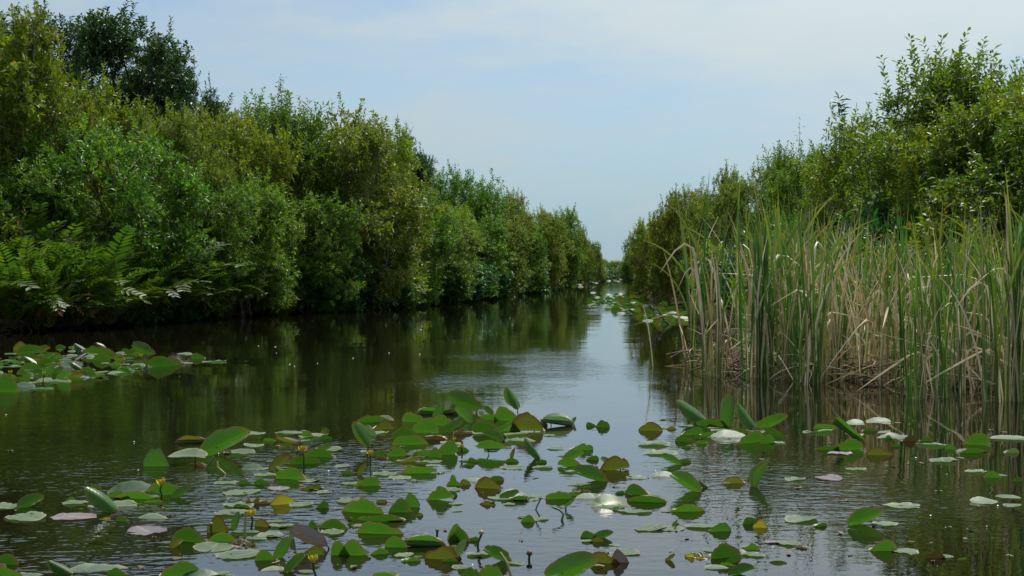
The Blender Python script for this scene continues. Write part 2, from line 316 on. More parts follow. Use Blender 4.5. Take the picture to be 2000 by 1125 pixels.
def build_ground():
    rng = np.random.default_rng(3)
    ds = list(np.arange(-30, 60, 1.0)) + list(np.arange(60, 180, 3.0)) + list(np.arange(180, 471, 12.0)) + [480, 520, 700, 1200, 2200, 4500]
    offs = [4500, 900, 200, 60, 20, 8, 4, 2.2, 1.2, 0.5, 0.1, -0.4]
    rows = []
    for d in ds:
        l, r = edge(EDGE_L, min(d, 470)), edge(EDGE_R, min(d, 470))
        closed = d > 470
        j = rng.normal(0, 0.12, 2)
        row = []
        for o in offs:
            z = 0.55 if o > 20 else float(np.interp(o, [-0.4, 0.1, 0.5, 1.2, 2.2, 4, 8, 20], [-0.7, -0.06, 0.10, 0.22, 0.30, 0.36, 0.45, 0.55]))
            if closed: z = 0.5
            row.append((l - o + j[0], d, z + (rng.normal(0, 0.03) if 0 < o < 10 else 0)))
        for f in (0.35, 0.65): row.append((l + (r - l) * f, d, 0.5 if closed else -0.8))
        for o in reversed(offs):
            z = 0.55 if o > 20 else float(np.interp(o, [-0.4, 0.1, 0.5, 1.2, 2.2, 4, 8, 20], [-0.7, -0.06, 0.06, 0.12, 0.20, 0.30, 0.45, 0.55]))
            if closed: z = 0.5
            row.append((r + o + j[1], d, z + (rng.normal(0, 0.03) if 0 < o < 10 else 0)))
        rows.append(row)
    V = np.array(rows).reshape(-1, 3); m = len(rows[0]); n = len(rows)
    i = np.arange(n - 1)[:, None] * m; j = np.arange(m - 1)[None, :]
    Q = np.stack([i + j, i + j + 1, i + m + j + 1, i + m + j], -1).reshape(-1, 4)
    o = new_obj('ground', np_mesh('ground', V, [Q], None, True), MATS['mud']); tag(o, 'dark muddy banks and bed of the canal', kind='structure')
    V = [(-90, -40, 0), (90, -40, 0), (90, 476, 0), (-90, 476, 0)]
    o = new_obj('water', np_mesh('water', V, [[(0, 1, 2, 3)]]), MATS['water']); tag(o, 'still dark canal water mirroring trees and sky', kind='structure')
build_ground()

# ------------------------------------------------------------------ trees and shrubs
UP = np.array([0, 0, 1.0])
def leaf_quads(P, D, S, ln, wd, fold):
    """diamond leaves folded along the midrib: 4 verts, 2 triangles each"""
    n = len(P); N_ = unit(np.cross(S, D))
    ln = ln[:, None]; wd = wd[:, None]
    mid = P + D * ln * 0.46 + N_ * wd * fold
    V = np.stack([P, mid + S * wd * 0.5, P + D * ln - UP * ln * 0.10, mid - S * wd * 0.5], 1).reshape(-1, 3)
    b = np.arange(n)[:, None] * 4
    T = np.concatenate([b + np.array([[0, 1, 2]]), b + np.array([[0, 2, 3]])])
    return V, T

def gen_crown(rng, lobes, per_lobe, leaves, llen, lwid, tw_len, upb, tints, shoots=26, jit=0.12):
    base, dirs, lens, tb = [], [], [], []
    C = np.array([l[:3] for l in lobes]); R = np.array([l[3] for l in lobes]); top = C[:, 2].max()
    subs = []
    for (x, y, z, r) in lobes:                       # every lobe carries several tight leaf clumps
        m_ = 8
        d = unit(rng.normal(size=(m_, 3)) + UP * 0.25)
        for q in d: subs.append((x + q[0] * r * 0.66, y + q[1] * r * 0.66, z + q[2] * r * 0.58, r * rng.uniform(0.34, 0.52)))
    for (x, y, z, r) in subs:
        k = max(5, int(per_lobe * (r ** 2) * 0.78))
        d = unit(rng.normal(size=(k, 3)))
        rr = r * (0.45 + 0.55 * rng.random(k) ** 0.6)
        p = np.array([x, y, z]) + d * rr[:, None] * np.array([1, 1, 0.8])
        base.append(p); dirs.append(unit(d * 0.9 + UP * upb + rng.normal(0, 0.45, (k, 3))))
        lens.append(tw_len * (0.6 + 0.8 * rng.random(k)))
        tb.append(np.full(k, rng.normal(0, 0.16)) + rng.normal(0, 0.05, k))
        if z > top * 0.55:
            s = int(shoots * r * r / 6 + rng.random())
            d = unit(np.stack([rng.normal(0, 0.6, s), rng.normal(0, 0.6, s), 0.7 + rng.random(s)], 1))
            base.append(np.array([x, y, z]) + d * r * 0.8); dirs.append(unit(d + UP * 0.6 + rng.normal(0, 0.25, (s, 3))))
            lens.append(tw_len * (1.5 + 1.6 * rng.random(s))); tb.append(np.full(s, rng.normal(0.1, 0.1)))
    base = np.concatenate(base); dirs = np.concatenate(dirs); lens = np.concatenate(lens); tb = np.concatenate(tb)
    keep = base[:, 2] > 0.12
    base, dirs, lens, tb = base[keep], dirs[keep], lens[keep], tb[keep]
    n = len(base)
    reps = np.maximum(4, (leaves * lens / tw_len).astype(int))
    idx = np.repeat(np.arange(n), reps)
    kk = np.concatenate([np.arange(r) for r in reps]); f = (kk + 1 + rng.random(len(kk)) * 0.4) / reps[idx]
    D = dirs[idx]
    P = base[idx] + D * (lens[idx] * f)[:, None] + UP * (0.10 * lens[idx] * f * f)[:, None]
    A = unit(np.cross(D, UP + 1e-3)); B = np.cross(D, A)
    ang = kk * 2.4 + rng.random(n)[idx] * 6.28
    side = A * np.cos(ang)[:, None] + B * np.sin(ang)[:, None]
    LD = unit(D * 0.55 + side * 0.8 + UP * 0.12 + rng.normal(0, 0.18, P.shape))
    S = unit(np.cross(LD, UP + rng.normal(0, 0.45, P.shape)))
    m = len(P)
    ln = llen * np.clip(np.exp(rng.normal(-0.08, 0.30, m)), 0.45, 1.6); wd = lwid * (0.7 + 0.5 * rng.random(m))
    V, T = leaf_quads(P, LD, S, ln, wd, 0.22)
    t = tints[0] + (tints[1] - tints[0]) * (0.5 + tb[idx] + rng.normal(0, jit, m)); t += (rng.random(m) < 0.015) * 0.5
    t = np.clip(t, 0, 1)
    # twig stems: thin triangular prisms
    e = base + dirs * lens[:, None] + UP * (0.10 * lens)[:, None]
    A2 = unit(np.cross(dirs, UP + 1e-3)); B2 = np.cross(dirs, A2); r0 = 0.006
    st = np.stack([base + A2 * r0, base - A2 * r0 * 0.5 + B2 * r0, base - A2 * r0 * 0.5 - B2 * r0, e], 1).reshape(-1, 3)
    bb = np.arange(n)[:, None] * 4
    TT = np.concatenate([bb + np.array([[0, 1, 3]]), bb + np.array([[1, 2, 3]]), bb + np.array([[2, 0, 3]])])
    return V, T, np.repeat(t, 4), st, TT

def curve_pts(a, b, rng, n=5, sag=0.0, wob=0.08):
    a, b = np.asarray(a, float), np.asarray(b, float); t = np.linspace(0, 1, n)[:, None]
    P = a + (b - a) * t + UP * sag * 4 * t * (1 - t)
    w = rng.normal(0, wob * np.linalg.norm(b - a), (n, 3)); w[0] = 0; w[-1] = 0
    return P + w

def gen_tree(name, seed, H, R, nl, lobe_r, per_lobe, leaves, llen, lwid, tw, tints, zlo=0.2, upb=0.35, stems=2, leafmat='leaf_olive', bark='bark', shoots=26, peak=0.5, bare=0):
    rng = np.random.default_rng(seed)
    lobes = [(rng.normal(0, R * 0.12), rng.normal(0, R * 0.12), H - lobe_r * 0.9, lobe_r * 0.8)]
    for i in range(nl):
        f = (i + rng.random()) / nl
        z = H * (zlo + (0.90 - zlo) * f)
        prof = math.sqrt(max(0.05, 1 - (max(0, f - peak) / (1.04 - peak)) ** 2)) * (0.75 + 0.25 * min(1, f / 0.3))
        a = i * 2.4 + rng.normal(0, 0.4); rr = R * prof * (0.30 + 0.62 * rng.random() ** 0.5)
        r = lobe_r * (0.75 + 0.5 * rng.random())
        lobes.append((rr * math.cos(a), rr * math.sin(a), min(z + rng.normal(0, 0.04 * H), H - r * 0.7), r))
    V, T, t, sv, sT = gen_crown(rng, lobes, per_lobe, leaves, llen, lwid, tw, upb, tints, shoots)
    crown = np_mesh(name + '_crown', V, [T], {'tint': t})
    crown.materials.append(MATS[leafmat])
    mb = MB()
    crotch = []
    for s in range(stems):
        a = s * 6.28 / stems + rng.random(); b0 = np.array([0.25 * math.cos(a) * (stems > 1), 0.25 * math.sin(a) * (stems > 1), -0.35])
        top = np.array([R * 0.30 * math.cos(a) * (stems > 1), R * 0.30 * math.sin(a) * (stems > 1), H * (0.34 + 0.1 * rng.random())])
        P = curve_pts(b0, top, rng, 7, 0, 0.03); r0 = 0.022 * H / math.sqrt(stems) * 0.9
        mb.tube(P, np.linspace(r0, r0 * 0.6, 7), 8); crotch.append((top, r0 * 0.6))
    for (x, y, z, r) in lobes:
        c = np.array([x, y, z]); q, r0 = min(crotch, key=lambda k: np.linalg.norm(k[0][:2] - c[:2]))
        q0 = q if z > q[2] else q * np.array([1, 1, max(0.25, z / q[2] * 0.7)])
        mb.tube(curve_pts(q0, c, rng, 6, 0.12 * r, 0.05), np.linspace(r0 * 0.62, 0.02, 6), 6)
        for k in range(4):
            d = unit(rng.normal(size=3) + UP * 0.4)
            mb.tube(curve_pts(c - d * 0.1, c + d * r * 0.95, rng, 4, 0, 0.07), np.linspace(0.018, 0.006, 4), 4)
        for k in range(bare):
            d = unit(rng.normal(size=3) + UP * 0.7)
            mb.tube(curve_pts(c, c + d * r * 1.7, rng, 5, 0, 0.07), np.linspace(0.026, 0.006, 5), 4)
    mb.add(sv, (), sT)
    wood = mb.mesh(name + '_wood'); wood.materials.append(MATS[bark])
    return dict(crown=crown, wood=wood, H=H, R=R, top=(0.45 * V[:, 2].max() + 0.55 * np.percentile(V[:, 2], 99.4)))

T = {}
T['olive'] = [gen_tree('olive%d' % i, 20 + i, 8.0, 4.2, 50, 0.98, 74, 8, 0.205, 0.096, 0.29, (0.20, 0.90), 0.07, 0.10, peak=0.72, stems=2 + i % 2, leafmat='leaf_olive', shoots=18, bare=1, bark='bark_grey' if i % 2 else 'bark') for i in range(4)]
T['green'] = [gen_tree('green%d' % i, 40 + i, 7.0, 3.5, 46, 0.92, 80, 8, 0.195, 0.095, 0.28, (0.10, 0.92), 0.06, 0.12, 2, 'leaf_green', shoots=16, peak=0.68) for i in range(3)]
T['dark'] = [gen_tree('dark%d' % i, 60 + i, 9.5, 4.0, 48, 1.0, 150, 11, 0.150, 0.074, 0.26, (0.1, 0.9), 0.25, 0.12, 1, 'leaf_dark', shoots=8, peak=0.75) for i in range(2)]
T['shoot'] = [gen_tree('shoot%d' % i, 70 + i, 7.0, 2.6, 36, 0.78, 95, 9, 0.185, 0.075, 0.36, (0.15, 0.9), 0.08, 0.55, 2, 'leaf_green', shoots=60, peak=0.3, bare=1) for i in range(2)]
T['shrub'] = [gen_tree('shrub%d' % i, 80 + i, 2.4, 1.5, 16, 0.52, 190, 8, 0.190, 0.090, 0.25, (0.1, 0.9), 0.06, 0.25, 3, 'leaf_under', shoots=14) for i in range(3)]
T['oshrub'] = [gen_tree('oshrub%d' % i, 90 + i, 2.6, 1.6, 16, 0.52, 180, 8, 0.175, 0.078, 0.27, (0.15, 0.85), 0.06, 0.3, 3, 'leaf_olive', shoots=16, bare=1) for i in range(2)]

def plant_tree(kind, var, x, y, h, wscale, rz, label, cat='tree', group=None, name=None, z=0.15):
    t = T[kind][var % len(T[kind])]
    nm = name or ('shrub' if 'shrub' in kind else 'tree')
    r = empty(nm, (x, y, z), rz); s = h / t['top']
    r.scale = (s * wscale, s * wscale, s)
    c = new_obj('crown', t['crown'], None, r); w = new_obj('trunk', t['wood'], None, r)
    tag(r, label, cat, group); return r

def tree_px(kind, var, px, d, top, wscale=1.0, label=None, group=None, rz=None, cat='tree', name=None):
    x = (px - 1000) / FPX * d; h = CAM_H + (HOR - top) * d / FPX - 0.15
    if d > 150: wscale *= 0.85
    return plant_tree(kind, var, x, d, h, wscale, rz if rz is not None else (px * 1.7 + d) % 6.28, label, cat, group, name)

LT = [  # kind, variant, px, distance, top row, width, label
 ('olive', 0, -150, 43, 0, 0.9, 'olive tree cut by the frame at the far left of the left bank'),
 ('olive', 1, 5, 43, 22, 0.62, 'tall olive green tree with upright leafy tips in the upper left corner'),
 ('olive', 2, 118, 47, 150, 0.75, 'olive tree with airy sunlit crown in front of the tall dark tree'),
 ('dark', 0, 205, 58, 34, 1.12, 'tallest dark green broad tree standing above the left bank'),
 ('dark', 1, 318, 57, 80, 0.52, 'dark green tree leaning out beside the tallest tree of left bank'),
 ('olive', 3, 322, 48, 196, 0.72, 'yellowish olive tree below the dark tall tree with grey branches showing'),
 ('green', 0, 190, 43, 240, 1.0, 'bright green leafy tree behind the ferns on the left bank'),
 ('green', 1, 60, 41, 300, 1.0, 'green tree with pale thin trunk behind the leftmost ferns'),
 ('olive', 0, 440, 53, 205, 0.72, 'olive tree right of the dark tall tree with twiggy skyline'),
 ('shoot', 0, 540, 58, 185, 0.95, 'tree with the tall upright shoots near middle of the left bank'),
 ('olive', 1, 640, 60, 200, 0.95, 'yellow green rounded tree with dark trunk in the middle of left bank'),
 ('olive', 2, 712, 66, 238, 0.75, 'olive tree with sparse twigs standing against the sky on left bank'),
 ('dark', 1, 786, 74, 266, 0.66, 'dark green tree jutting out at the step in left skyline'),
 ('green', 2, 470, 50, 330, 0.9, 'bright green bushy tree low in front of the left wall of foliage'),
 ('green', 0, 380, 47, 345, 0.85, 'green bush tree just right of the ferns on the left bank'),
 ('green', 1, 600, 55, 380, 1.0, 'green low tree with light fresh leaves hanging above the water'),
 ('olive', 3, 720, 64, 370, 0.8, 'shaded olive tree bending low over the left waterline'),
 ('green', 1, 900, 90, 330, 0.8, 'small tree with loose twigs poking up beyond the dark tree'),
 ('olive', 0, 955, 98, 368, 0.85, 'rounded pale olive tree midway down the left bank'),
 ('green', 2, 850, 80, 420, 0.8, 'green low tree by the water beyond the bend of left bank'),
 ('olive', 2, 1035, 116, 402, 0.85, 'olive round tree far down the left bank before the gap'),
 ('green', 1, 1085, 142, 404, 0.8, 'far green tree with ragged top on the left bank'),
 ('olive', 1, 1122, 176, 434, 0.7, 'far olive tree sloping towards the end of canal'),
 ('olive', 3, 1156, 225, 468, 0.62, 'distant olive tree near the end of the left bank'),
 ('green', 0, 650, 58.5, 405, 0.9, 'low green tree filling the hollow left of the shaded olive tree'),
 ('olive', 1, 700, 61.5, 335, 0.85, 'middle high yellow green tree in front of the tall olive trees'),
 ('green', 2, 790, 68, 365, 0.9, 'green rounded tree below the dark jutting tree'),
 ('olive', 3, 842, 73, 392, 0.95, 'low olive tree in the dip of the left skyline'),
 ('green', 0, 905, 82, 408, 1.0, 'round green tree low over the water beyond the dip'),
 ('olive', 2, 950, 91, 415, 1.0, 'broad pale olive tree low over the water, middle distance'),
 ('green', 1, 1005, 103, 428, 1.0, 'broad green tree spreading to the water, far left bank'),
 ('olive', 0, 1050, 120, 440, 1.0, 'wide olive tree spreading low on the far left bank'),
]
for k, v, px, d, top, ws, lab in LT: tree_px(k, v, px, d, top, ws, lab)
RT = [
 ('green', 0, 2095, 28.5, 140, 1.0, 'green tree cut by the frame at the right edge'),
 ('olive', 2, 1985, 31, 150, 0.85, 'bushy olive tree against the right edge of the sky'),
 ('shoot', 1, 1868, 34, 88, 1.05, 'tallest tree of the right bank with upright feathery shoots'),
 ('olive', 0, 1760, 38, 205, 0.8, 'yellow green tree left of the tallest tree on right bank'),
 ('olive', 3, 1680, 42, 268, 0.75, 'olive shrubby tree with bare twigs behind the cattails'),
 ('green', 2, 1600, 46, 285, 0.75, 'thin twiggy green tree on the sloping right skyline'),
 ('shoot', 0, 1530, 51, 285, 0.75, 'loose green tree with fine bare twigs above the cattails'),
 ('olive', 1, 1465, 57, 318, 0.75, 'small olive tree low on the right skyline'),
 ('olive', 0, 1340, 66, 360, 0.72, 'dark green tree overhanging the water beyond the cattails'),
 ('olive', 2, 1400, 61, 392, 0.8, 'olive tree directly behind the left end of cattails'),
 ('olive', 3, 1282, 84, 418, 0.75, 'olive tree leaning over the narrow end of canal'),
 ('green', 1, 1252, 122, 452, 0.7, 'far green tree on the right bank near the vanishing canal'),
 ('olive', 0, 1238, 178, 484, 0.7, 'distant olive tree on right bank at the canal end'),
]
for k, v, px, d, top, ws, lab in RT: tree_px(k, v, px, d, top, ws, lab)
rnd = random.Random(11)
# trees that nothing tells apart: the ranks behind the front row and the far reaches
def sky_row(px, tab): return float(np.interp(px, [t[0] for t in tab], [t[1] for t in tab]))
SKY_L = [(-300, 60), (0, 120), (300, 190), (370, 235), (700, 240), (800, 290), (825, 372), (1000, 408), (1080, 424), (1130, 450), (1200, 510), (1215, 519)]
SKY_R = [(1215, 518), (1240, 470), (1300, 392), (1400, 412), (1500, 312), (1640, 310), (1740, 240), (1800, 165), (2000, 170), (2300, 150)]
for d, off in [(46, 9), (50, 7), (54, 7), (60, 7), (64, 5), (68, 8), (74, 5), (80, 7), (77, 3.5), (83, 3), (86, 5), (90, 3), (92, 8), (96, 3), (100, 5), (104, 3), (108, 7), (112, 3), (118, 3), (124, 4), (129, 3), (135, 4), (142, 3), (150, 4), (157, 3), (165, 4), (174, 3), (183, 4), (193, 3), (205, 4), (218, 3), (232, 4), (248, 3), (268, 4), (290, 4), (315, 4), (340, 4), (370, 4), (405, 4), (440, 4), (460, 3)]:
    x = edge(EDGE_L, d) - off; px = 1000 + x / d * FPX
    top = sky_row(px + 0.75 * 3.4 / d * FPX, SKY_L) + rnd.uniform(12, 45) * min(1, 60 / d)
    tree_px(rnd.choice(['olive', 'olive', 'green']), rnd.randrange(4), px, d, top, rnd.uniform(1.0, 1.25), 'olive green tree merged into the wall of foliage on the left bank', 'trees massed along the left bank', name='tree')
for d, off in [(26, 8), (30, 5.5), (33, 9), (37, 4.5), (41, 5), (44, 8), (49, 5), (54, 5), (60, 6), (72, 4.5), (78, 6), (94, 4.5), (104, 5), (86, 3), (98, 3), (112, 3), (118, 4), (127, 3), (136, 4), (146, 3), (157, 4), (169, 3), (183, 4), (200, 3.5), (220, 4), (245, 4), (280, 4), (330, 4), (390, 4), (450, 3)]:
    x = edge(EDGE_R, d) + off; px = 1000 + x / d * FPX
    top = sky_row(px - 0.75 * 3.2 / d * FPX, SKY_R) + rnd.uniform(15, 60) * min(1, 50 / d)
    tree_px(rnd.choice(['olive', 'green', 'olive']), rnd.randrange(4), px, d, top, rnd.uniform(0.95, 1.2), 'olive green tree merged into the thicket on the right bank', 'trees massed along the right bank', name='tree')
for x in (24, 28, 32, 36, 40, 44): plant_tree('olive', int(x), x, 476 + x % 3, 6.0, 1.1, x, 'distant tree closing the far end of the canal', 'tree', 'trees at the canal end')

for x in range(33, 43, 2): plant_tree('shrub', x, x, 471.5, 2.6, 1.4, x, 'distant shrub at the water of the canal end', 'shrub', 'shrubs at the canal end', z=0.0)
# shrubs along both waterlines
d = 37.0; i = 0
while d < 470:
    x = edge(EDGE_L, d) - rnd.uniform(0.5, 1.2)
    h = rnd.uniform(1.5, 2.8) * (1 if d < 90 else 1.3)
    plant_tree(rnd.choice(['shrub', 'shrub', 'oshrub']), rnd.randrange(3), x, d, h, rnd.uniform(0.9, 1.2) * (1 if d < 90 else 1.25), rnd.uniform(0, 6), 'dark green shrub overhanging the water along the left bank', 'shrub', 'shrubs along the left waterline', z=0.02)
    if d < 80:
        plant_tree(rnd.choice(['shrub', 'oshrub', 'shrub']), rnd.randrange(3), x - rnd.uniform(1.4, 2.2), d + rnd.uniform(0.3, 1.5), h + rnd.uniform(0.8, 1.8), 1.0, rnd.uniform(0, 6), 'leafy green shrub behind the waterline shrubs on the left bank', 'shrub', 'shrubs behind the left waterline', z=0.2)
    d += min(6.0, 1.9 * (1 + (d - 37) / 60)) * (1 if d < 200 else 2.2); i += 1
d = 27.0
while d < 470:
    x = edge(EDGE_R, d) + rnd.uniform(0.8, 1.6) + (1.6 if d < 40 else 0)
    plant_tree(rnd.choice(['oshrub', 'shrub', 'oshrub']), rnd.randrange(3), x, d, rnd.uniform(1.6, 2.8), rnd.uniform(0.9, 1.2), rnd.uniform(0, 6), 'olive green shrub growing at the water edge of the right bank', 'shrub', 'shrubs along the right waterline', z=0.05)
    if d < 60: plant_tree(rnd.choice(['oshrub', 'shrub']), rnd.randrange(3), x + rnd.uniform(1.6, 2.6), d + 1, rnd.uniform(2.4, 3.8), 1.05, rnd.uniform(0, 6), 'leafy shrub in the thicket behind the cattails', 'shrub', 'shrubs behind the cattails', z=0.2)
    d += min(6.0, 2.0 * (1 + (d - 27) / 60)) * (1 if d < 200 else 2.2)

d = 43.0
while d < 100:
    plant_tree(rnd.choice(['shrub', 'shrub', 'oshrub']), rnd.randrange(3), edge(EDGE_L, d) - rnd.uniform(0.0, 0.5), d, rnd.uniform(1.3, 2.9), rnd.uniform(1.2, 1.6), rnd.uniform(0, 6), 'low spreading shrub drooping into the water on the left bank', 'shrub', 'shrubs drooping into the water', z=-0.05)
    d += rnd.uniform(1.8, 3.2)
# bare grey shrubs
def gen_bare(seed, H, n):
    rng = np.random.default_rng(seed); mb = MB()
    def grow(p, dr, L, r, lev):
        q = p + dr * L
        P = curve_pts(p, q, rng, 5, 0, 0.06); mb.tube(P, np.linspace(r, r * 0.55, 5), 5 if lev < 2 else 3)
        if lev >= 4: return
        for k in range(rng.integers(2, 5)):
            f = 0.45 + 0.55 * rng.random(); i_ = min(4, int(f * 4))
            grow(P[i_], unit(dr * 0.8 + rng.normal(0, 0.5, 3) + UP * 0.15), L * (0.45 + 0.3 * rng.random()), r * 0.5, lev + 1)
    for s in range(n): grow(np.array([rng.normal(0, 0.15), rng.normal(0, 0.15), -0.1]), unit(np.array([rng.normal(0, 0.4), rng.normal(0, 0.4), 1.0])), H * 0.45, 0.022, 0)
    me = mb.mesh('bare_branches'); me.materials.append(MATS['bark_grey']); return me
BARE = [gen_bare(5 + i, 3.6, 4) for i in range(2)]
for (px, d, h, lab, v) in [(1700, 31.5, 1.12, 'grey leafless twiggy shrub standing above the middle of the cattails', 0), (1800, 29.5, 0.95, 'dense tangle of bare grey twigs below the tallest right tree', 1),
                      (1600, 40, 1.35, 'thin bare grey branches against the sloping right skyline', 1), (305, 45.5, 1.75, 'bare grey forked branches showing through the upper left trees', 0),
                      (75, 38.5, 1.0, 'thin pale bare stems behind the leftmost ferns', 1),
                      (585, 54.5, 1.25, 'grey bare branching trunk showing below the yellow green tree', 1), (478, 49.5, 0.9, 'bare twigs sticking out of the bank right of the ferns', 0), (215, 42.3, 1.1, 'grey bare twigs between ferns and bright green tree', 1),
                      (705, 61.5, 1.1, 'bare branches in the dark hollow under the shaded olive tree', 0), (780, 69, 1.2, 'bare twigs at the bank below the dark jutting tree', 1), (1500, 42, 1.3, 'fine bare grey twigs over the left part of the cattails', 0), (1905, 27, 1.0, 'bare grey stems above the right part of the cattails', 1)]:
    o = new_obj('bare_shrub', BARE[v]); o.location = ((px - 1000) / FPX * d, d, 0.2); o.scale = (h, h, h); o.rotation_euler = (0, 0, px)
    tag(o, lab, 'bare shrub')

# ------------------------------------------------------------------ ferns
def gen_frond(seed, L, pairs, ll, lw, arch):
    rng = np.random.default_rng(seed)
    t = np.linspace(0, 1, 12); ang = math.radians(82) - arch * t ** 1.5
    dx = np.cos(ang); dz = np.sin(ang)
    x = np.concatenate([[0], np.cumsum((dx[1:] + dx[:-1]) / 2)]) * L / 11; z = np.concatenate([[0], np.cumsum((dz[1:] + dz[:-1]) / 2)]) * L / 11
    P = np.stack([x, np.zeros(12), z], 1)
    mb = MB(); mb.tube(P, np.linspace(0.012, 0.004, 12), 5, a=0.7)
    dead = rng.random() < 0.12
    for i in range(pairs):
        f = 0.22 + 0.78 * i / (pairs - 1)
        p = np.array([np.interp(f, t, x), 0, np.interp(f, t, z)]); a = np.interp(f, t, ang)
        T_ = np.array([math.cos(a), 0, math.sin(a)]); Nn = np.array([-math.sin(a), 0, math.cos(a)])
        l = ll * (1 - 0.55 * max(0, f - 0.55) / 0.45) * (0.75 + 0.25 * min(1, (f - 0.2) / 0.2)) * rng.uniform(0.88, 1.1)
        for s in (-1, 1):
            D = unit(T_ * rng.uniform(0.45, 0.75) + np.array([0, s, 0]) + Nn * rng.uniform(-0.05, 0.4)); S = unit(np.cross(D, Nn)); Nl = unit(np.cross(S, D))
            w = lw * rng.uniform(0.85, 1.15)
            V = [p, p + D * l * 0.2 + S * w * 0.45, p + D * l * 0.65 + S * w * 0.5 - Nl * l * 0.03, p + D * l - Nl * l * 0.14, p + D * l * 0.65 - S * w * 0.5 - Nl * l * 0.03, p + D * l * 0.2 - S * w * 0.45,
                 p + D * l * 0.2 - Nl * w * 0.15, p + D * l * 0.65 - Nl * (w * 0.15 + l * 0.03)]
            mb.add(V, [(1, 2, 7, 6), (7, 4, 5, 6)], [(0, 1, 6), (0, 6, 5), (2, 3, 7), (7, 3, 4)], a=float(np.clip(rng.normal(0.5, 0.16), 0, 0.9)) if not dead else 0.98)
    me = mb.mesh('frond'); me.materials.append(MATS['fern_green']); return me
FR = [gen_frond(100 + i, 1.55 + 0.1 * (i % 4), 17 + i % 4, 0.27, 0.050, math.radians(45 + 12 * (i % 5))) for i in range(9)]
DEADFR = gen_frond(140, 1.4, 15, 0.2, 0.04, math.radians(130)); 
at_ = DEADFR.attributes['tint']; at_.data.foreach_set('value', np.full(len(DEADFR.vertices), 1.0, dtype=np.float32))
def fern(x, y, n, s, rz, label, group=None, z=0.12):
    r = empty('leather_fern', (x, y, z), rz); tag(r, label, 'fern', group)
    for k in range(n):
        f = new_obj('frond', rnd.choice(FR), None, r)
        a = k * 6.283 / n * 0.72 - 2.3 - rz + rnd.uniform(-0.3, 0.3); lean = rnd.uniform(-0.15, 0.60)
        f.rotation_euler = (rnd.uniform(-0.3, 0.3), lean, a); q = s * rnd.uniform(0.75, 1.2); q *= 1.0; f.scale = (q, q, q)
        f.location = (0.08 * math.cos(a), 0.08 * math.sin(a), 0)
    for k in range(3):
        f = new_obj('dead_frond', DEADFR, None, r); f.rotation_euler = (rnd.uniform(-0.3, 0.3), rnd.uniform(-0.2, 0.3), rnd.uniform(0, 6.28)); f.scale = (s * rnd.uniform(0.6, 0.95),) * 3
    return r
FERNS = [(-40, 36.5, 11, 1.35, 'fern cut by the left frame edge at the left bank'), (40, 37.2, 12, 1.3, 'leftmost whole fern arching over the dark bank'), (120, 38.6, 12, 1.35, 'large fern second along the left bank from the frame edge'),
         (190, 39.4, 12, 1.4, 'large bright fern in the middle of the left fern patch'), (250, 41.0, 11, 1.25, 'fern with glinting fronds hanging over the water, left patch'), (330, 44.5, 12, 1.5, 'tall upright fern behind the right half of fern patch'),
         (400, 46.5, 11, 1.2, 'fern at the right end of the left fern patch'), (90, 40.5, 10, 1.6, 'tall fern rising behind the front ferns at left'), (290, 43.2, 10, 1.65, 'fern with one erect tall frond in the left patch'),
         (0, 39.5, 10, 1.6, 'tall shaded fern behind the fern at the frame edge')]
for px, d, n, s, lab in FERNS: fern((px - 1000) / FPX * d, d, n + 3, s * 1.15, px, lab)
for px, d in [(20, 36.3), (70, 37.4), (95, 36.9), (150, 38.0), (165, 39.8), (215, 39.4), (225, 41.2), (275, 41.6), (300, 44.5), (355, 45.0), (375, 46.6), (425, 47.6), (445, 48.6), (-15, 38.2), (60, 39.2), (135, 41.0), (260, 43.4), (340, 46.8)]:
    fern((px - 1000) / FPX * d, d, 9, rnd.uniform(0.95, 1.35), px, 'smaller fern filling the gaps of the left fern patch', 'small ferns of the left patch')
for px, d, n, s in [(620, 55.5, 8, 1.2), (700, 60, 8, 1.2), (545, 53.5, 8, 1.1), (905, 77, 9, 1.5), (950, 86, 9, 1.5), (870, 73, 8, 1.3), (980, 93, 8, 1.5), (480, 50.5, 9, 1.2), (510, 52, 9, 1.1), (580, 54.8, 9, 1.2), (660, 58, 9, 1.2), (740, 63, 9, 1.3), (780, 66, 9, 1.3), (820, 69, 9, 1.2)]:
    fern(edge(EDGE_L, d) - 0.5, d, n, s, px, 'small fern among the shrubs on the middle left bank', 'ferns among the left bank shrubs')

# ------------------------------------------------------------------ litter along the banks
def bank_litter(name, tab, d0, d1, n, label, seed, spread, zt):
    rng = np.random.default_rng(seed); mb = MB()
    for k in range(n):
        d_ = d0 + (d1 - d0) * rng.random() ** 1.6; s = -1 if tab is EDGE_L else 1
        x = edge(tab, d_) + s * rng.uniform(-0.25, spread); L = rng.uniform(0.25, 1.1); a = rng.uniform(0, 6.28); e_ = rng.normal(0.15, 0.45)
        p = np.array([x, d_, rng.uniform(0.0, zt)]); D = np.array([math.cos(a) * math.cos(e_), math.sin(a) * math.cos(e_), math.sin(e_)])
        mb.tube(curve_pts(p - D * L / 2, p + D * L / 2, rng, 4, 0.06, 0.06), np.linspace(0.010, 0.004, 4) * rng.uniform(0.7, 1.6), 4)
    o = new_obj(name, mb.mesh(name), MATS['litter']); tag(o, label, 'twigs', kind='stuff')
bank_litter('dead_twigs', EDGE_L, 34, 100, 3600, 'brown dead twigs and roots matted along the left waterline', 7, 1.1, 0.6)
bank_litter('dead_twigs', EDGE_R, 40, 110, 600, 'brown dead twigs tangled along the right waterline', 8, 0.9, 0.5)

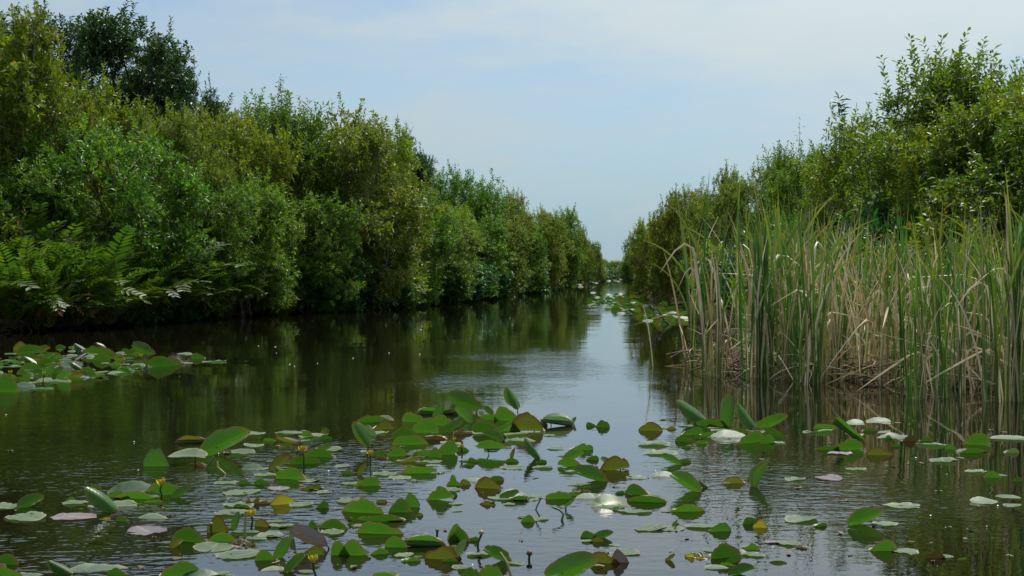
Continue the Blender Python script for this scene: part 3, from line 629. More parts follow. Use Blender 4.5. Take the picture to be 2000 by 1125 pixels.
# ------------------------------------------------------------------ cattails
def gen_blade(seed, bend, kink=None, width=0.031, dead=False):
    rng = np.random.default_rng(seed); n = 15; t = np.linspace(0, 1, n)
    if kink is None: ang = math.radians(90) - bend * t ** 2.2
    else:
        kp, ka = kink; ang = math.radians(90) - bend * t - ka / (1 + np.exp(-(t - kp) * 60))
    dx = np.cos(ang); dz = np.sin(ang)
    x = np.concatenate([[0], np.cumsum((dx[1:] + dx[:-1]) / 2)]) / (n - 1); z = np.concatenate([[0], np.cumsum((dz[1:] + dz[:-1]) / 2)]) / (n - 1)
    tw = rng.uniform(0, 3.14) + rng.uniform(-1.6, 1.6) * t
    w = width * np.minimum(1, 0.7 + t) * np.clip((1 - t) / 0.28, 0.05, 1) ** 0.7 / 2.5
    T_ = np.stack([dx, np.zeros(n), dz], 1); Nn = np.stack([-dz, np.zeros(n), dx], 1); Y = np.array([[0, 1.0, 0]])
    S = np.cos(tw)[:, None] * Y + np.sin(tw)[:, None] * Nn; M = np.cross(T_, S)
    C = np.stack([x, np.zeros(n), z], 1)
    V = np.stack([C - S * w[:, None] * 0.5, C + M * w[:, None] * 0.22, C + S * w[:, None] * 0.5], 1).reshape(-1, 3)
    i = np.arange(n - 1)[:, None] * 3; j = np.arange(2)[None, :]
    Q = np.stack([i + j, i + j + 1, i + j + 4, i + j + 3], -1).reshape(-1, 4)
    tt = np.repeat((0.38 + 0.45 * t ** 3 + rng.uniform(-0.35, 0.40)) if not dead else rng.uniform(0.15, 0.95) + 0.1 * t, 3)
    me = np_mesh('blade', V, [Q], {'tint': np.clip(tt, 0, 1)}, True)
    me.materials.append(MATS['cattail_dead' if dead else 'cattail_green']); return me
GB = [gen_blade(200 + i, math.radians([5, 9, 16, 28, 7, 55, 12, 3, 22, 75][i % 10])) for i in range(20)]
DB = [gen_blade(240 + i, math.radians([6, 14, 25, 40][i % 4]), None, 0.034, True) for i in range(8)]
KB = [gen_blade(260 + i, math.radians(8), (0.35 + 0.06 * i, math.radians([70, 110, 135, 95, 150][i % 5])), 0.036, True) for i in range(9)]
def cattail(x, y, h, ng, nd, nk, label, group=None, z=-0.06, spread=0.05, lean=0.10):
    r = empty('cattail_plant', (x, y, z), rnd.uniform(0, 6.28)); tag(r, label, 'cattail', group)
    for k in range(ng + nd + nk):
        nm, me = ('leaf', rnd.choice(GB)) if k < ng else (('dead_leaf', rnd.choice(DB)) if k < ng + nd else ('broken_leaf', rnd.choice(KB)))
        o = new_obj(nm, me, None, r)
        a = rnd.uniform(0, 6.28); o.location = (rnd.gauss(0, spread), rnd.gauss(0, spread), 0)
        ln = abs(rnd.gauss(0, lean if k < ng else lean * 1.9))
        o.rotation_euler = (rnd.gauss(0, 0.03), ln, a)
        q = h * (rnd.uniform(0.62, 1.06) if k < ng else rnd.uniform(0.5, 0.95)); o.scale = (q, q, q)
    return r
PROM = [  # px, base row, top row, green, dead, broken, label
 (1350, 716, 400, 4, 1, 0, 'thin cattail at the left end of the stand, leaning left'),
 (1388, 732, 385, 10, 1, 1, 'dense green cattail tuft second from the open water'),
 (1410, 735, 400, 6, 2, 1, 'green cattail beside the heap of bleached broken stalks'),
 (1478, 738, 372, 11, 2, 1, 'tall green cattail tuft with a pale bent leaf at its top'),
 (1506, 738, 362, 12, 1, 1, 'tallest dense dark green cattail tuft in the left half of stand'),
 (1532, 742, 400, 6, 3, 1, 'green and straw cattail just right of the tallest tuft'),
 (1574, 752, 395, 11, 2, 2, 'green cattail tuft with a brown dry leaf bundle at its top'),
 (1600, 748, 420, 6, 4, 2, 'half withered cattail left of the straw coloured middle'),
 (1640, 742, 430, 2, 5, 3, 'mostly dead cattail with bleached leaves in the middle of stand'),
 (1680, 744, 430, 3, 5, 3, 'withered cattail in the straw coloured middle of the stand'),
 (1730, 752, 440, 3, 4, 3, 'withered cattail left of the green tuft standing in water'),
 (1788, 780, 480, 12, 2, 1, 'green cattail tuft standing out in the water, front of the stand'),
 (1838, 776, 500, 12, 1, 1, 'dense green cattail tuft with vertical leaves, second in the water front'),
 (1880, 768, 420, 5, 4, 2, 'cattail with arching pale leaf right of the water front tufts'),
 (1945, 785, 400, 11, 2, 1, 'bright green cattail tuft near the right edge of the photo'),
 (1968, 782, 380, 10, 2, 1, 'tall green cattail tuft rightmost but one in the stand'),
 (1995, 784, 370, 10, 2, 1, 'green cattail tuft cut by the right frame edge'),
]
for px, by, ty, a, b, c, lab in PROM:
    x, y = ground_pt(px, by); h = CAM_H + (HOR - ty) * y / FPX
    cattail(x, y, h * 1.10, int(a * 1.15), b + 2, c + 1, lab, None, spread=0.07, lean=0.055)
def catlab(px, g, dd):
    where = 'left part' if px < 1590 else ('middle' if px < 1780 else 'right part')
    look = 'mostly green' if g > dd else ('half withered' if g * 2 > dd else 'mostly dead straw coloured')
    return f'{look} cattail packed behind the front tufts in {where} of the stand', f'{look} cattails, {where} of the stand'
cnt = 0
while cnt < 185:
    y = rnd.uniform(17.6, 27.5); x = rnd.uniform(2.9, 9.5)
    px = 1000 + x / y * FPX
    front = np.interp(px, [1330, 1400, 1500, 1570, 1680, 1780, 1900, 2000, 2600], [22.6, 21.0, 20.6, 19.4, 19.9, 18.4, 18.2, 17.5, 16.8])
    if px < 1430 + rnd.uniform(0, 110) or y < front + 0.15 or px > 2250: continue
    if y > front + 6.0: continue
    mid = math.exp(-((px - 1690) / 90) ** 2)
    gr = rnd.random(); ng = max(1, int(rnd.gauss((9 if gr < 0.55 else 4) - 3 * mid, 1.2))); nd = max(1, int(rnd.gauss((2 if gr < 0.6 else 4) + 2 * mid, 1))); nk = rnd.choice([1, 2, 2, 3])
    top = np.interp(px, [1350, 1500, 1700, 1850, 2000, 2300], [395, 375, 425, 420, 385, 385])
    h = (CAM_H + (HOR - top) * y / FPX) * rnd.uniform(0.86, 1.10)
    cattail(x, y, h, ng, nd, nk, *catlab(px, ng, nd + nk), z=-0.03, spread=0.09)
    cnt += 1

# dead cattail leaves lying and leaning round the foot of the stand
STRAW = [gen_blade(300 + i, math.radians(6 + 5 * i), None if i % 2 else (0.5, math.radians(25 + 15 * i)), 0.036, True) for i in range(8)]
def straw(p, az, elv, L, label, group=None, v=0, w=1.0):
    o = new_obj('dead_cattail_leaf', STRAW[v % len(STRAW)]); o.location = p
    o.rotation_euler = (0, math.radians(90) - elv, az); o.scale = (L * w, L * w, L)
    tag(o, label, 'dead leaf', group); return o
def straw_px(x0, y0, x1, y1, d, label, v=1):
    a = np.array([(x0 - 1000) / FPX * d, d, CAM_H + (HOR - y0) * d / FPX]); b = np.array([(x1 - 1000) / FPX * d, d - 0.15, CAM_H + (HOR - y1) * d / FPX])
    L = np.linalg.norm(b - a); D = (b - a) / L
    return straw(tuple(a), math.atan2(D[1], D[0]), math.asin(D[2]), L, label, None, v)
straw_px(1372, 709, 1232, 718, 23.2, 'long pale dead leaf lying on open water left of the cattails')
straw_px(1385, 722, 1328, 729, 22.0, 'short bleached dead leaf on water at the left foot of cattails', 3)
straw_px(1338, 700, 1303, 478, 24.5, 'tall thin pale stalk leaning left beside the cattails', 1)
straw_px(1276, 724, 1262, 590, 23, 'thin dark stem standing alone in water left of the cattails', 3)
straw_px(1462, 690, 1408, 575, 21.4, 'straight bleached stalk leaning left over the broken straw heap', 5)
straw_px(1418, 650, 1449, 570, 21.3, 'broken bleached stalk pointing up right in the straw heap', 1)
straw_px(1405, 690, 1443, 585, 21.3, 'broad bleached leaf crossing the straw heap', 3)
straw_px(1410, 640, 1460, 700, 21.2, 'bleached leaf fallen to the right in the straw heap', 5)
straw_px(1412, 676, 1456, 712, 21.1, 'lowest bleached leaf of the straw heap', 1)
straw_px(1340, 630, 1285, 600, 25.5, 'pale bent leaf arching over the lily pads left of the cattails', 0)
straw_px(1610, 752, 1740, 690, 19.3, 'long dead leaf slanting up over the front of the stand', 1)
straw_px(1670, 752, 1672, 668, 19.3, 'short upright bleached leaf at the front middle of stand', 3)
straw_px(1480, 740, 1560, 700, 20.6, 'dead leaf slanting over the water at left front of stand', 5)
straw_px(1870, 720, 1905, 745, 18.5, 'bleached leaf fallen forward between the right front tufts', 3)
straw_px(1795, 705, 1812, 610, 18.0, 'bright bleached leaf upright beside the water front tuft', 1)
straw_px(1985, 760, 1983, 690, 17.6, 'bleached upright leaf at foot of the right edge cattails', 1)
for k in range(170):
    px = rnd.uniform(1345, 2060); front = np.interp(px, [1330, 1400, 1500, 1570, 1680, 1780, 1900, 2000, 2600], [22.8, 21.3, 20.9, 19.7, 20.1, 18.9, 18.6, 17.9, 17.0])
    y = front + abs(rnd.gauss(0, 0.9)) - 0.25; x = (px - 1000) / FPX * y
    low = rnd.random() < 0.62
    straw((x, y, rnd.uniform(0.01, 0.35) if low else 0.0), rnd.uniform(0, 6.28), rnd.gauss(0.08, 0.14) if low else rnd.uniform(0.5, 1.35), rnd.uniform(0.5, 1.3) if low else rnd.uniform(0.7, 1.6),
          'bleached dead leaf in the tangle at the foot of the cattails', 'dead leaves tangled at the cattail foot', rnd.randrange(8))
bank_litter('dead_reed_mat', [(17.0, 9.2), (18.2, 6.5), (19.4, 5.2), (20.4, 4.2), (21.2, 3.3), (22.5, 2.9), (26, 3.6)], 17.2, 25, 500, 'brown matted dead reed stems floating under the cattails', 9, 1.6, 0.22)

# fallen dark branch left of the cattails
rng = np.random.default_rng(77); mb = MB()
x, y = ground_pt(1318, 634)
p0 = np.array([x, y, -0.15])
mb.tube(curve_pts(p0, p0 + np.array([-0.75, 0.3, 0.75]), rng, 6, 0.1, 0.04), np.linspace(0.04, 0.015, 6), 6)
for k in range(7):
    q = p0 + np.array([-0.75, 0.3, 0.75]) * rng.uniform(0.3, 1); mb.tube(curve_pts(q, q + unit(np.array([rng.normal(-0.4, 0.6), rng.normal(0, 0.4), rng.uniform(0, 0.8)])) * rng.uniform(0.3, 0.8), rng, 4, 0, 0.08), np.linspace(0.013, 0.004, 4), 4)
tag(new_obj('fallen_branch', mb.mesh('fallen_branch'), MATS['bark']), 'dark forked branch sticking out of water left of the cattails', 'branch')

# leafy single shoots standing above the skyline
def leafy_shoot(px, d, top_py, hm, label, spread=0.10, lean=0.0, mat='leaf_dark', big=1.0, n=90, f0=0.5):
    rng = np.random.default_rng(int(px)); x = (px - 1000) / FPX * d; zt = CAM_H + (HOR - top_py) * d / FPX
    r = empty('leafy_shoot', (x - lean, d, zt - hm)); tag(r, label, 'shoot')
    mb = MB(); P = curve_pts((0, 0, 0), (lean, 0, hm), rng, 6, 0, 0.02); mb.tube(P, np.linspace(0.014, 0.004, 6), 5); new_obj('stem', mb.mesh('stem'), MATS['bark'], r)
    f = f0 + (1 - f0) * rng.random(n)
    Pp = np.stack([np.interp(f, np.linspace(0, 1, 6), P[:, i]) for i in range(3)], 1) + rng.normal(0, spread * 0.4, (n, 3))
    D = unit(rng.normal(0, 1, (n, 3)) * np.array([1, 1, 0.5]) + UP * 0.45); S = unit(np.cross(D, UP + rng.normal(0, 0.3, (n, 3))))
    V, T_ = leaf_quads(Pp, D, S, 0.13 * big * (0.7 + 0.6 * rng.random(n)), 0.05 * big * np.ones(n), 0.2)
    me = np_mesh('leaves', V, [T_], {'tint': np.repeat(rng.random(n), 4)}); new_obj('leaves', me, MATS[mat], r)
leafy_shoot(550, 57, 150, 2.2, 'single leafy shoot rising highest above the middle left skyline', 0.16)
leafy_shoot(1638, 36, 196, 1.9, 'lone leafy tuft on a thin stem above the right skyline', 0.14, -0.15, 'leaf_dark', 1.6, 40, 0.80)
leafy_shoot(890, 86, 320, 2.0, 'leafy shoot above the step in the left skyline', 0.25, 0.1)
leafy_shoot(35, 41, 12, 1.6, 'leafy shoot at the top of the upper left corner', 0.14, 0.3, 'leaf_olive', 1.2)
leafy_shoot(1560, 50, 236, 1.8, 'thin sparse shoot on the sloping right skyline', 0.25, -0.1, 'leaf_olive', 1.0, 26, 0.3)

# ------------------------------------------------------------------ lily pads
OUT_T = np.radians([0, 25, 50, 90, 125, 150, 168, 180]); OUT_R = np.array([0.76, 0.64, 0.52, 0.385, 0.345, 0.34, 0.32, 0.27])
def pad_mesh(seed, L, a_near, a_far, bend, rip, slit=9, shape=1.0, crumple=0.0):
    rng = np.random.default_rng(seed); nr, ns = 11, 34
    slit = slit * 0.45; th = np.linspace(-math.pi + math.radians(slit), math.pi - math.radians(slit), ns + 1)
    R = np.interp(np.abs(th), OUT_T, OUT_R) * L * (1 + 0.03 * np.sin(3 * th + rng.uniform(0, 6)) + 0.015 * rng.normal(size=ns + 1))
    for _ in range(rng.integers(0, 3)):                # nibbled and torn edges
        c_ = rng.uniform(-2.6, 2.6); R = R * (1 - rng.uniform(0.06, 0.20) * np.exp(-((th - c_) / rng.uniform(0.08, 0.16)) ** 2))
    rr = np.array([0.0, 0.05, 0.11, 0.19, 0.29, 0.41, 0.55, 0.70, 0.84, 0.94, 1.0])
    X = (rr[:, None] * R[None] * np.cos(th)[None]) - 0.22 * L
    Y = rr[:, None] * R[None] * np.sin(th)[None] * shape
    rim = np.repeat(rr[:, None], ns + 1, 1)
    vein = np.abs(Y) / L * 95 - X / L * 62; mid = np.abs(Y) / L
    # lateral roll: each half bends upward with its own angle
    W2 = 0.40 * L * shape; s = np.linspace(0, 1.2, 40)
    def prof(a):
        sl = a * np.minimum(1, s / 0.38) + (0.35 * a * np.maximum(0, s - 0.55) if abs(a) > 1.6 else 0 * s)
        ds = s[1] * W2
        return np.concatenate([[0], np.cumsum(np.cos(sl[1:]) * ds)]), np.concatenate([[0], np.cumsum(np.sin(sl[1:]) * ds)])
    cn, zn = prof(a_near); cf, zf = prof(a_far)
    q = np.abs(Y) / W2
    y2 = np.where(Y < 0, -np.interp(q, s, cn), np.interp(q, s, cf)); z2 = np.where(Y < 0, np.interp(q, s, zn), np.interp(q, s, zf))
    ph = rng.uniform(0, 6.28, 5)
    z2 = z2 * (1 + 0.17 * np.sin(X / L * 4.2 + ph[3]) * (np.abs(Y) > 0)) + bend * X * X / L + 0.05 * np.sin(ph[4]) * X * Y / L
    z2 = z2 + rip * L * rim ** 2 * (0.5 * np.sin(4 * th + ph[0]) + 0.35 * np.sin(7 * th + ph[1]) + 0.3 * np.sin(13 * th + ph[2]))[None]
    if crumple:
        z2 = z2 + crumple * L * rng.normal(size=z2.shape) * rim; X = X + crumple * L * 0.5 * rng.normal(size=z2.shape) * rim
    V = np.stack([X, y2, z2], -1).reshape(-1, 3)
    m = ns + 1; i = np.arange(1, nr - 1)[:, None] * m; j = np.arange(ns)[None, :]
    Q = np.stack([i + j, i + j + 1, i + m + j + 1, i + m + j], -1).reshape(-1, 4)
    j = np.arange(ns); Tt = np.stack([np.full(ns, 0), m + j, m + j + 1], -1)
    return V, Q, Tt, rim.ravel(), np.stack([vein.ravel(), mid.ravel()], 1)

PADS = []
pad_seed = [1000]
def rot(ax, a): return np.array(Matrix.Rotation(a, 3, ax))
def pad(px, py, w, h, form='dome', mat='pad_green', lean=0, raise_px=0, yaw=None, group=None, label=None):
    """px,py: where it meets the water; w,h: size in photo px; lean: degrees from horizontal of the long axis (lean forms)"""
    pad_seed[0] += 1; sd = pad_seed[0]; r = random.Random(sd)
    x, d = ground_pt(px, py); k = d / FPX
    if not group: w, h = w * 1.06, h * 1.2
    W_, Hh = w * k, h * k
    yaw = r.uniform(-0.45, 0.45) if yaw is None else yaw
    sgn = r.choice([-1, 1]); M = np.eye(3); cr = 0
    if form == 'flat':
        L = W_; V, Q, Tt, rim, vein = pad_mesh(sd, L, r.uniform(0.0, 0.22), r.uniform(0.0, 0.18), r.uniform(-0.05, 0.15), r.uniform(0.008, 0.03), r.uniform(5, 14))
        M = rot('Z', r.uniform(0, 6.28)) @ rot('X', r.gauss(0, 0.04))
    elif form == 'dome':
        L = W_ * 1.02; a = math.asin(min(0.98, max(0.12, h / (w * 0.36)))); a = min(a, 1.25)
        V, Q, Tt, rim, vein = pad_mesh(sd, L, a, r.uniform(0.1, 0.5), r.uniform(-0.12, 0.25), r.uniform(0.006, 0.025), r.uniform(6, 14))
        if h / w > 0.36: V = V * np.array([1, 1, h / w / 0.36])
        M = rot('Z', yaw) @ rot('Y', r.gauss(0, 0.06)) @ rot('X', r.uniform(-0.08, 0.05))
    elif form == 'tilt':                 # top side shown, far edge raised
        L = W_ * 1.02; t = math.asin(min(0.95, h / (w * 0.78))) - 0.12
        V, Q, Tt, rim, vein = pad_mesh(sd, L, r.uniform(0.15, 0.45), r.uniform(-0.1, 0.25), r.uniform(-0.3, 0.0), r.uniform(0.006, 0.02))
        M = rot('Z', yaw * 0.6) @ rot('X', min(0.34, max(0.05, t)))
    elif form == 'lean':                 # held up, underside to the camera
        ph = math.radians(lean); L = max(W_, Hh) * 1.05 if abs(math.sin(ph)) < 0.9 else Hh * 1.05
        V, Q, Tt, rim, vein = pad_mesh(sd, L, r.uniform(0.3, 0.8), r.uniform(0.4, 1.0), r.uniform(-0.2, 0.35), r.uniform(0.004, 0.016), 7, 0.72)
        M = rot('Z', r.uniform(-0.25, 0.25)) @ rot('Y', -ph) @ rot('X', -r.uniform(0.85, 1.25)); sgn = 1
    elif form == 'fold':                 # both halves folded up tightly
        ph = math.radians(lean); L = max(W_, Hh) * 1.05
        V, Q, Tt, rim, vein = pad_mesh(sd, L, 1.15, 0.95, 0.1, 0.008)
        M = rot('Z', yaw) @ rot('Y', -ph); sgn = 1
    elif form == 'roll':
        ph = math.radians(lean); L = math.hypot(W_, Hh * 0.8) * 1.0
        V, Q, Tt, rim, vein = pad_mesh(sd, L, 2.5, 2.3, 0.03, 0.006, 6, 0.9)
        M = rot('Z', yaw * 0.4) @ rot('Y', -ph); sgn = 1
    else:                                # 'dead': shrivelled
        L = W_ * 1.1; V, Q, Tt, rim, vein = pad_mesh(sd, L, r.uniform(0.5, 1.5), r.uniform(0.4, 1.4), r.uniform(0, 0.4), 0.06, 12, 0.8, 0.025)
        M = rot('Z', r.uniform(-0.7, 0.7)) @ rot('X', r.uniform(-0.3, 0.3))
    V = V * np.array([sgn, 1, 1]); V = V @ M.T
    z0 = V[:, 2].min(); lift = raise_px * k
    cx = (V[:, 0].min() + V[:, 0].max()) / 2
    if form == 'flat': V[:, 2] -= np.percentile(V[:, 2], 25) - 0.004
    else: V[:, 2] -= z0 + (0.012 if not lift else 0) - lift
    V[:, 0] -= cx
    yc = V[:, 1].mean() if form == 'flat' else V[np.argmin(V[:, 2]), 1]
    V[:, 1] -= yc
    st = None
    if form in ('lean', 'fold', 'roll') or lift > 0 or (form in ('dome', 'tilt') and h > 24):
        A = V[0] if form in ('dome', 'tilt', 'roll') else V[np.argsort(V[:, 2])[4]]; rg = np.random.default_rng(sd)
        st = (curve_pts((A[0] + rg.normal(0, 0.03), A[1] + 0.05, -0.12), A, rg, 5, 0, 0.05), np.linspace(0.007, 0.005, 5))
    PADS.append(dict(V=V, Q=Q, T=Tt, rim=rim, vein=vein, loc=(x, d, 0), st=st, px=px, py=py, w=w, h=h, form=form, mat=mat, group=group, label=label, lean=lean))
G, B_, BL, O_, BZ, P_, GY, DD, YL = 'pad_green', 'pad_bright', 'pad_blue', 'pad_olive', 'pad_bronze', 'pad_pale', 'pad_grey', 'pad_dead', 'pad_yellow'
HAND = [
 # left foreground
 (375,866,56,20,'roll',O_,3),(443,890,88,40,'lean',B_,27),(306,910,44,34,'dome','pad_blue'),(363,908,66,16,'tilt',P_,0,14),(252,972,92,36,'tilt',BL),(262,974,80,16,'dome',B_),(320,964,62,28,'dome',B_),(354,972,36,24,'lean',O_,35),(187,955,22,12,'dome',G),
 (60,992,46,24,'lean',G,25),(22,988,56,12,'flat',P_),(145,984,46,10,'flat',P_),(196,1000,66,42,'lean',B_,145),(228,992,56,16,'tilt',P_),(262,985,30,8,'dome',G),(53,1010,82,14,'flat',P_),(146,1010,82,14,'flat',GY),(292,1016,62,14,'tilt',P_),(285,1040,84,20,'flat',GY),(240,1018,26,14,'dome',O_),(203,1014,22,14,'dead',YL),
 (373,1058,72,26,'dome',O_),(438,1057,54,16,'dome',B_),(424,1040,36,28,'dome',BZ),(460,1034,42,30,'lean',BL,80),(514,1028,30,20,'dome',O_),(455,1005,70,10,'flat',P_),(14,1102,42,25,'dome',G),(14,1126,60,22,'dome',O_),(182,1124,120,26,'tilt',P_),(118,1122,46,30,'lean',G,150),(232,1124,40,16,'dome',G),(345,1128,72,30,'dome',B_),(390,1128,62,34,'tilt',BL),
 (415,1072,90,18,'flat',P_),(466,1087,88,12,'flat',P_),(425,1123,40,8,'flat',P_),(50,1126,56,14,'flat',P_),
 # left of centre
 (443,943,46,10,'flat',P_),(478,945,28,9,'dome',G),(514,946,34,11,'dome',G),(470,964,74,12,'flat',GY),(544,956,48,9,'flat',GY),(505,984,42,30,'dead',DD),(549,986,44,16,'dome',YL),(468,986,62,14,'flat',P_),(495,848,42,7,'flat',P_),(565,845,52,8,'flat',P_),(611,853,62,8,'flat',P_),(551,851,22,9,'dome',G),(563,864,52,10,'dome',O_),(636,858,24,10,'dome',G),(636,842,16,8,'dome',G),
 (495,872,46,8,'flat',GY),(466,886,62,8,'flat',P_),(535,901,32,24,'tilt',BL),(592,905,58,19,'dome',G),(622,893,58,16,'dome',O_),(487,920,42,15,'tilt',BL),(516,917,26,10,'flat',P_),(546,918,42,28,'lean',O_,38),(568,938,58,24,'dome',B_),(548,932,30,16,'lean',B_,140),(603,938,46,8,'flat',P_),(520,930,46,8,'flat',P_),
 (603,956,32,10,'dome',O_),(623,954,16,12,'dome',G),(590,985,52,9,'flat',P_),(627,993,28,12,'dome',G),(682,978,54,10,'flat',P_),(668,912,30,8,'flat',P_),(706,888,40,44,'lean',B_,122,14),(720,850,28,18,'dome',P_),(740,846,40,8,'flat',GY),(677,926,26,9,'dome',G),(707,928,26,20,'lean',O_,60),(717,948,48,18,'dome',O_),(684,945,40,8,'flat',P_),(752,926,50,8,'flat',P_),(780,935,46,6,'flat',GY),(640,880,60,7,'flat',P_),
 (652,1032,58,17,'dome',O_),(614,1030,18,14,'dome',G),(686,1026,16,10,'dome',G),(700,1028,26,7,'flat',P_),(650,1040,46,8,'flat',GY),(709,1002,78,23,'dome',B_),(745,1016,78,15,'dome',O_),(745,1042,84,26,'dome',B_),(783,1000,42,22,'dome',G),(803,990,30,24,'dome',BL),(556,1028,54,14,'flat',GY),(530,1046,50,8,'flat',P_),(480,1040,50,8,'flat',P_),
 (604,1072,66,30,'lean',GY,-25,4),(516,1094,38,20,'dome',B_),(551,1090,34,40,'lean',B_,58),(572,1052,22,26,'lean',P_,75),(576,1118,44,34,'lean',BZ,42),(532,1118,46,14,'tilt',GY),(560,1106,40,14,'dead',DD),(613,1078,40,14,'dome',BZ),(665,1084,32,26,'dome',O_),(694,1083,56,26,'dome',B_),(740,1082,34,13,'dome',B_),
 # centre foreground
 (776,1068,44,20,'dome',B_),(830,1066,78,22,'roll',O_,-4),(866,1090,64,26,'dome',BZ),(897,1090,34,34,'lean',P_,60),(875,1096,36,10,'dome',G),(893,1054,36,24,'dome',B_),(900,1056,40,22,'dome',G),(927,1056,24,11,'dome',G),(938,1084,48,13,'flat',P_),(972,1096,54,26,'lean',G,-28),(1008,1100,34,12,'flat',P_),(917,1128,40,20,'dome',G),(956,1126,46,26,'dome',B_),(755,1130,54,14,'dome',O_),(790,1084,40,10,'flat',P_),(800,1050,20,8,'flat',P_),
 (858,976,50,19,'dome',B_),(887,968,14,8,'dome',G),(880,958,44,9,'flat',GY),(888,946,18,16,'dome',O_),(909,947,22,12,'dome',O_),(925,942,46,24,'tilt',BL),(955,953,52,20,'dome',BZ),(963,938,40,12,'dome',G),(975,975,44,9,'flat',P_),(1003,972,56,25,'tilt',BL),(1012,976,38,8,'dome',G),(1042,970,40,7,'flat',P_),(952,986,28,12,'dead',YL),(817,924,64,16,'dome',O_),(846,910,26,8,'flat',P_),(860,925,20,14,'dead',DD),
 (963,886,52,16,'dome',B_,0,10),(1040,896,46,30,'lean',B_,128),(1001,896,16,18,'lean',BZ,80),(1000,902,26,8,'dome',G),(1000,915,44,9,'flat',GY),(1060,914,40,6,'flat',P_),(965,862,40,16,'lean',O_,-20),(980,852,36,15,'lean',B_,30),(1085,877,34,7,'flat',P_),(1133,880,48,12,'dome','pad_blue'),(1119,900,38,15,'lean',B_,22),(1113,910,44,15,'dome',O_),(1142,914,40,8,'flat',GY),(1160,912,16,8,'dead',DD),
 (1198,918,54,22,'dome',BZ),(1186,908,26,18,'lean',P_,-30),(1152,940,62,20,'lean',G,-18),(1243,934,36,7,'flat',P_),(1138,948,36,6,'flat',P_),(1137,962,30,14,'dead',DD),(1086,970,54,16,'dome',B_),(1121,968,24,9,'dome',B_),(1152,977,48,16,'tilt',BL),(1193,992,68,24,'tilt',G),(1206,996,24,20,'dead',GY),(1245,964,46,18,'dome',G),(1262,977,72,17,'dome',O_),(1210,963,22,8,'dome',G),
 (1031,1018,28,13,'dome',B_),(1055,1014,36,9,'flat',P_),(1018,1010,18,6,'flat',P_),(1112,996,20,16,'lean',B_,40,4),(1240,1000,60,8,'flat',P_),(1166,1058,28,11,'dome',O_),(1146,1058,22,8,'flat',P_),(1115,1130,96,38,'lean',B_,22),(1181,1098,54,22,'dome',BZ),(1211,1098,34,24,'dome',GY),(1217,1078,64,15,'flat',P_),(1270,1031,66,7,'flat',P_),(1318,1028,16,14,'lean',BL,60),(1290,886,60,5,'flat',P_),
 # right of centre
 (1270,840,42,13,'dome',BZ),(1300,836,30,6,'flat',P_),(1278,868,62,6,'flat',P_),(1312,908,40,14,'lean',BL,-22),(1300,934,46,24,'tilt',BL),(1338,960,62,36,'lean',B_,-32),(1434,944,44,11,'dome',O_),(1484,950,46,50,'fold',B_,62),(1462,938,18,18,'dead',DD),(1343,998,64,14,'dome',O_),(1464,1024,24,18,'dome',G),(1486,1030,28,15,'dome',YL),(1405,1036,44,17,'dome',BL),(1372,1030,62,9,'flat',P_),(1431,1026,16,8,'dead',BZ),(1310,1034,50,7,'flat',P_),
 (1563,1014,72,10,'flat',P_),(1597,1026,32,9,'dome',BZ),(1541,1064,46,11,'flat',GY),(1508,1060,30,8,'flat',GY),(1415,1088,60,30,'dome',G),(1362,1088,44,24,'dead',YL),(1450,1080,26,16,'tilt',BL),(1470,1084,44,12,'flat',P_),(1434,1102,40,14,'lean',O_,20),(1448,1124,50,16,'lean',G,14),(1400,1110,40,8,'flat',GY),
 # cluster before the cattails
 (1350,826,58,36,'lean',B_,146),(1421,834,18,50,'lean',B_,88),(1458,838,52,46,'lean',B_,128),(1392,832,58,14,'dome',G),(1506,834,54,18,'lean',B_,18),(1382,852,32,12,'dome',B_),(1428,856,66,26,'tilt',BL),(1462,866,64,22,'dome',B_),(1336,862,34,11,'dome',BZ),(1497,866,32,16,'dome',B_),(1352,850,44,14,'dome','pad_blue'),(1365,856,16,8,'dome',G),(1408,840,40,7,'flat',P_),(1340,832,30,7,'flat',GY),(1475,843,40,7,'flat',P_),(1518,866,30,6,'flat',P_),(1440,846,46,12,'dome',G),
 # right
 (1658,866,66,34,'roll',B_,-36),(1612,836,40,10,'dome',B_),(1655,878,52,19,'dome',B_),(1614,878,42,10,'dome',G),(1672,838,32,20,'tilt',P_,0,8),(1720,834,42,18,'tilt',P_,0,6),(1700,842,28,9,'dome',G),(1719,888,48,17,'dome',O_),(1748,855,64,8,'flat',P_),(1736,858,14,8,'dome',G),(1804,860,28,7,'dome',O_),(1775,862,30,14,'dome',BZ),(1748,872,20,8,'dome',G),(1822,870,54,9,'flat',P_),(1908,868,48,21,'dome',B_),(1859,878,20,10,'dome',O_),(1899,884,52,11,'dome',G),(1845,902,62,10,'flat',P_),(1970,858,64,6,'flat',P_),(1976,884,28,10,'dome',P_),(1937,932,32,12,'dome',B_),(1985,940,22,9,'dome',G),(1955,930,26,5,'flat',P_),(1905,922,40,6,'flat',P_),
 (1600,844,60,6,'flat',P_),(1640,886,46,8,'flat',GY),(1672,918,44,7,'flat',P_),(1617,934,54,7,'flat',GY),(1552,936,44,7,'flat',GY),(1538,934,10,10,'dead',DD),(1762,991,62,9,'flat',P_),(1690,1026,68,26,'lean',B_,16),(1730,1026,50,8,'flat',P_),(1723,1074,50,20,'dome',B_),(1770,1080,54,11,'flat',P_),(1826,1090,36,14,'dome',BZ),(1845,1089,36,8,'flat',P_),(1966,970,44,4,'flat',P_),(1922,981,48,4,'flat',P_),(1978,989,40,4,'flat',P_),(1580,846,24,4,'flat',P_),
 # main cluster in mid water
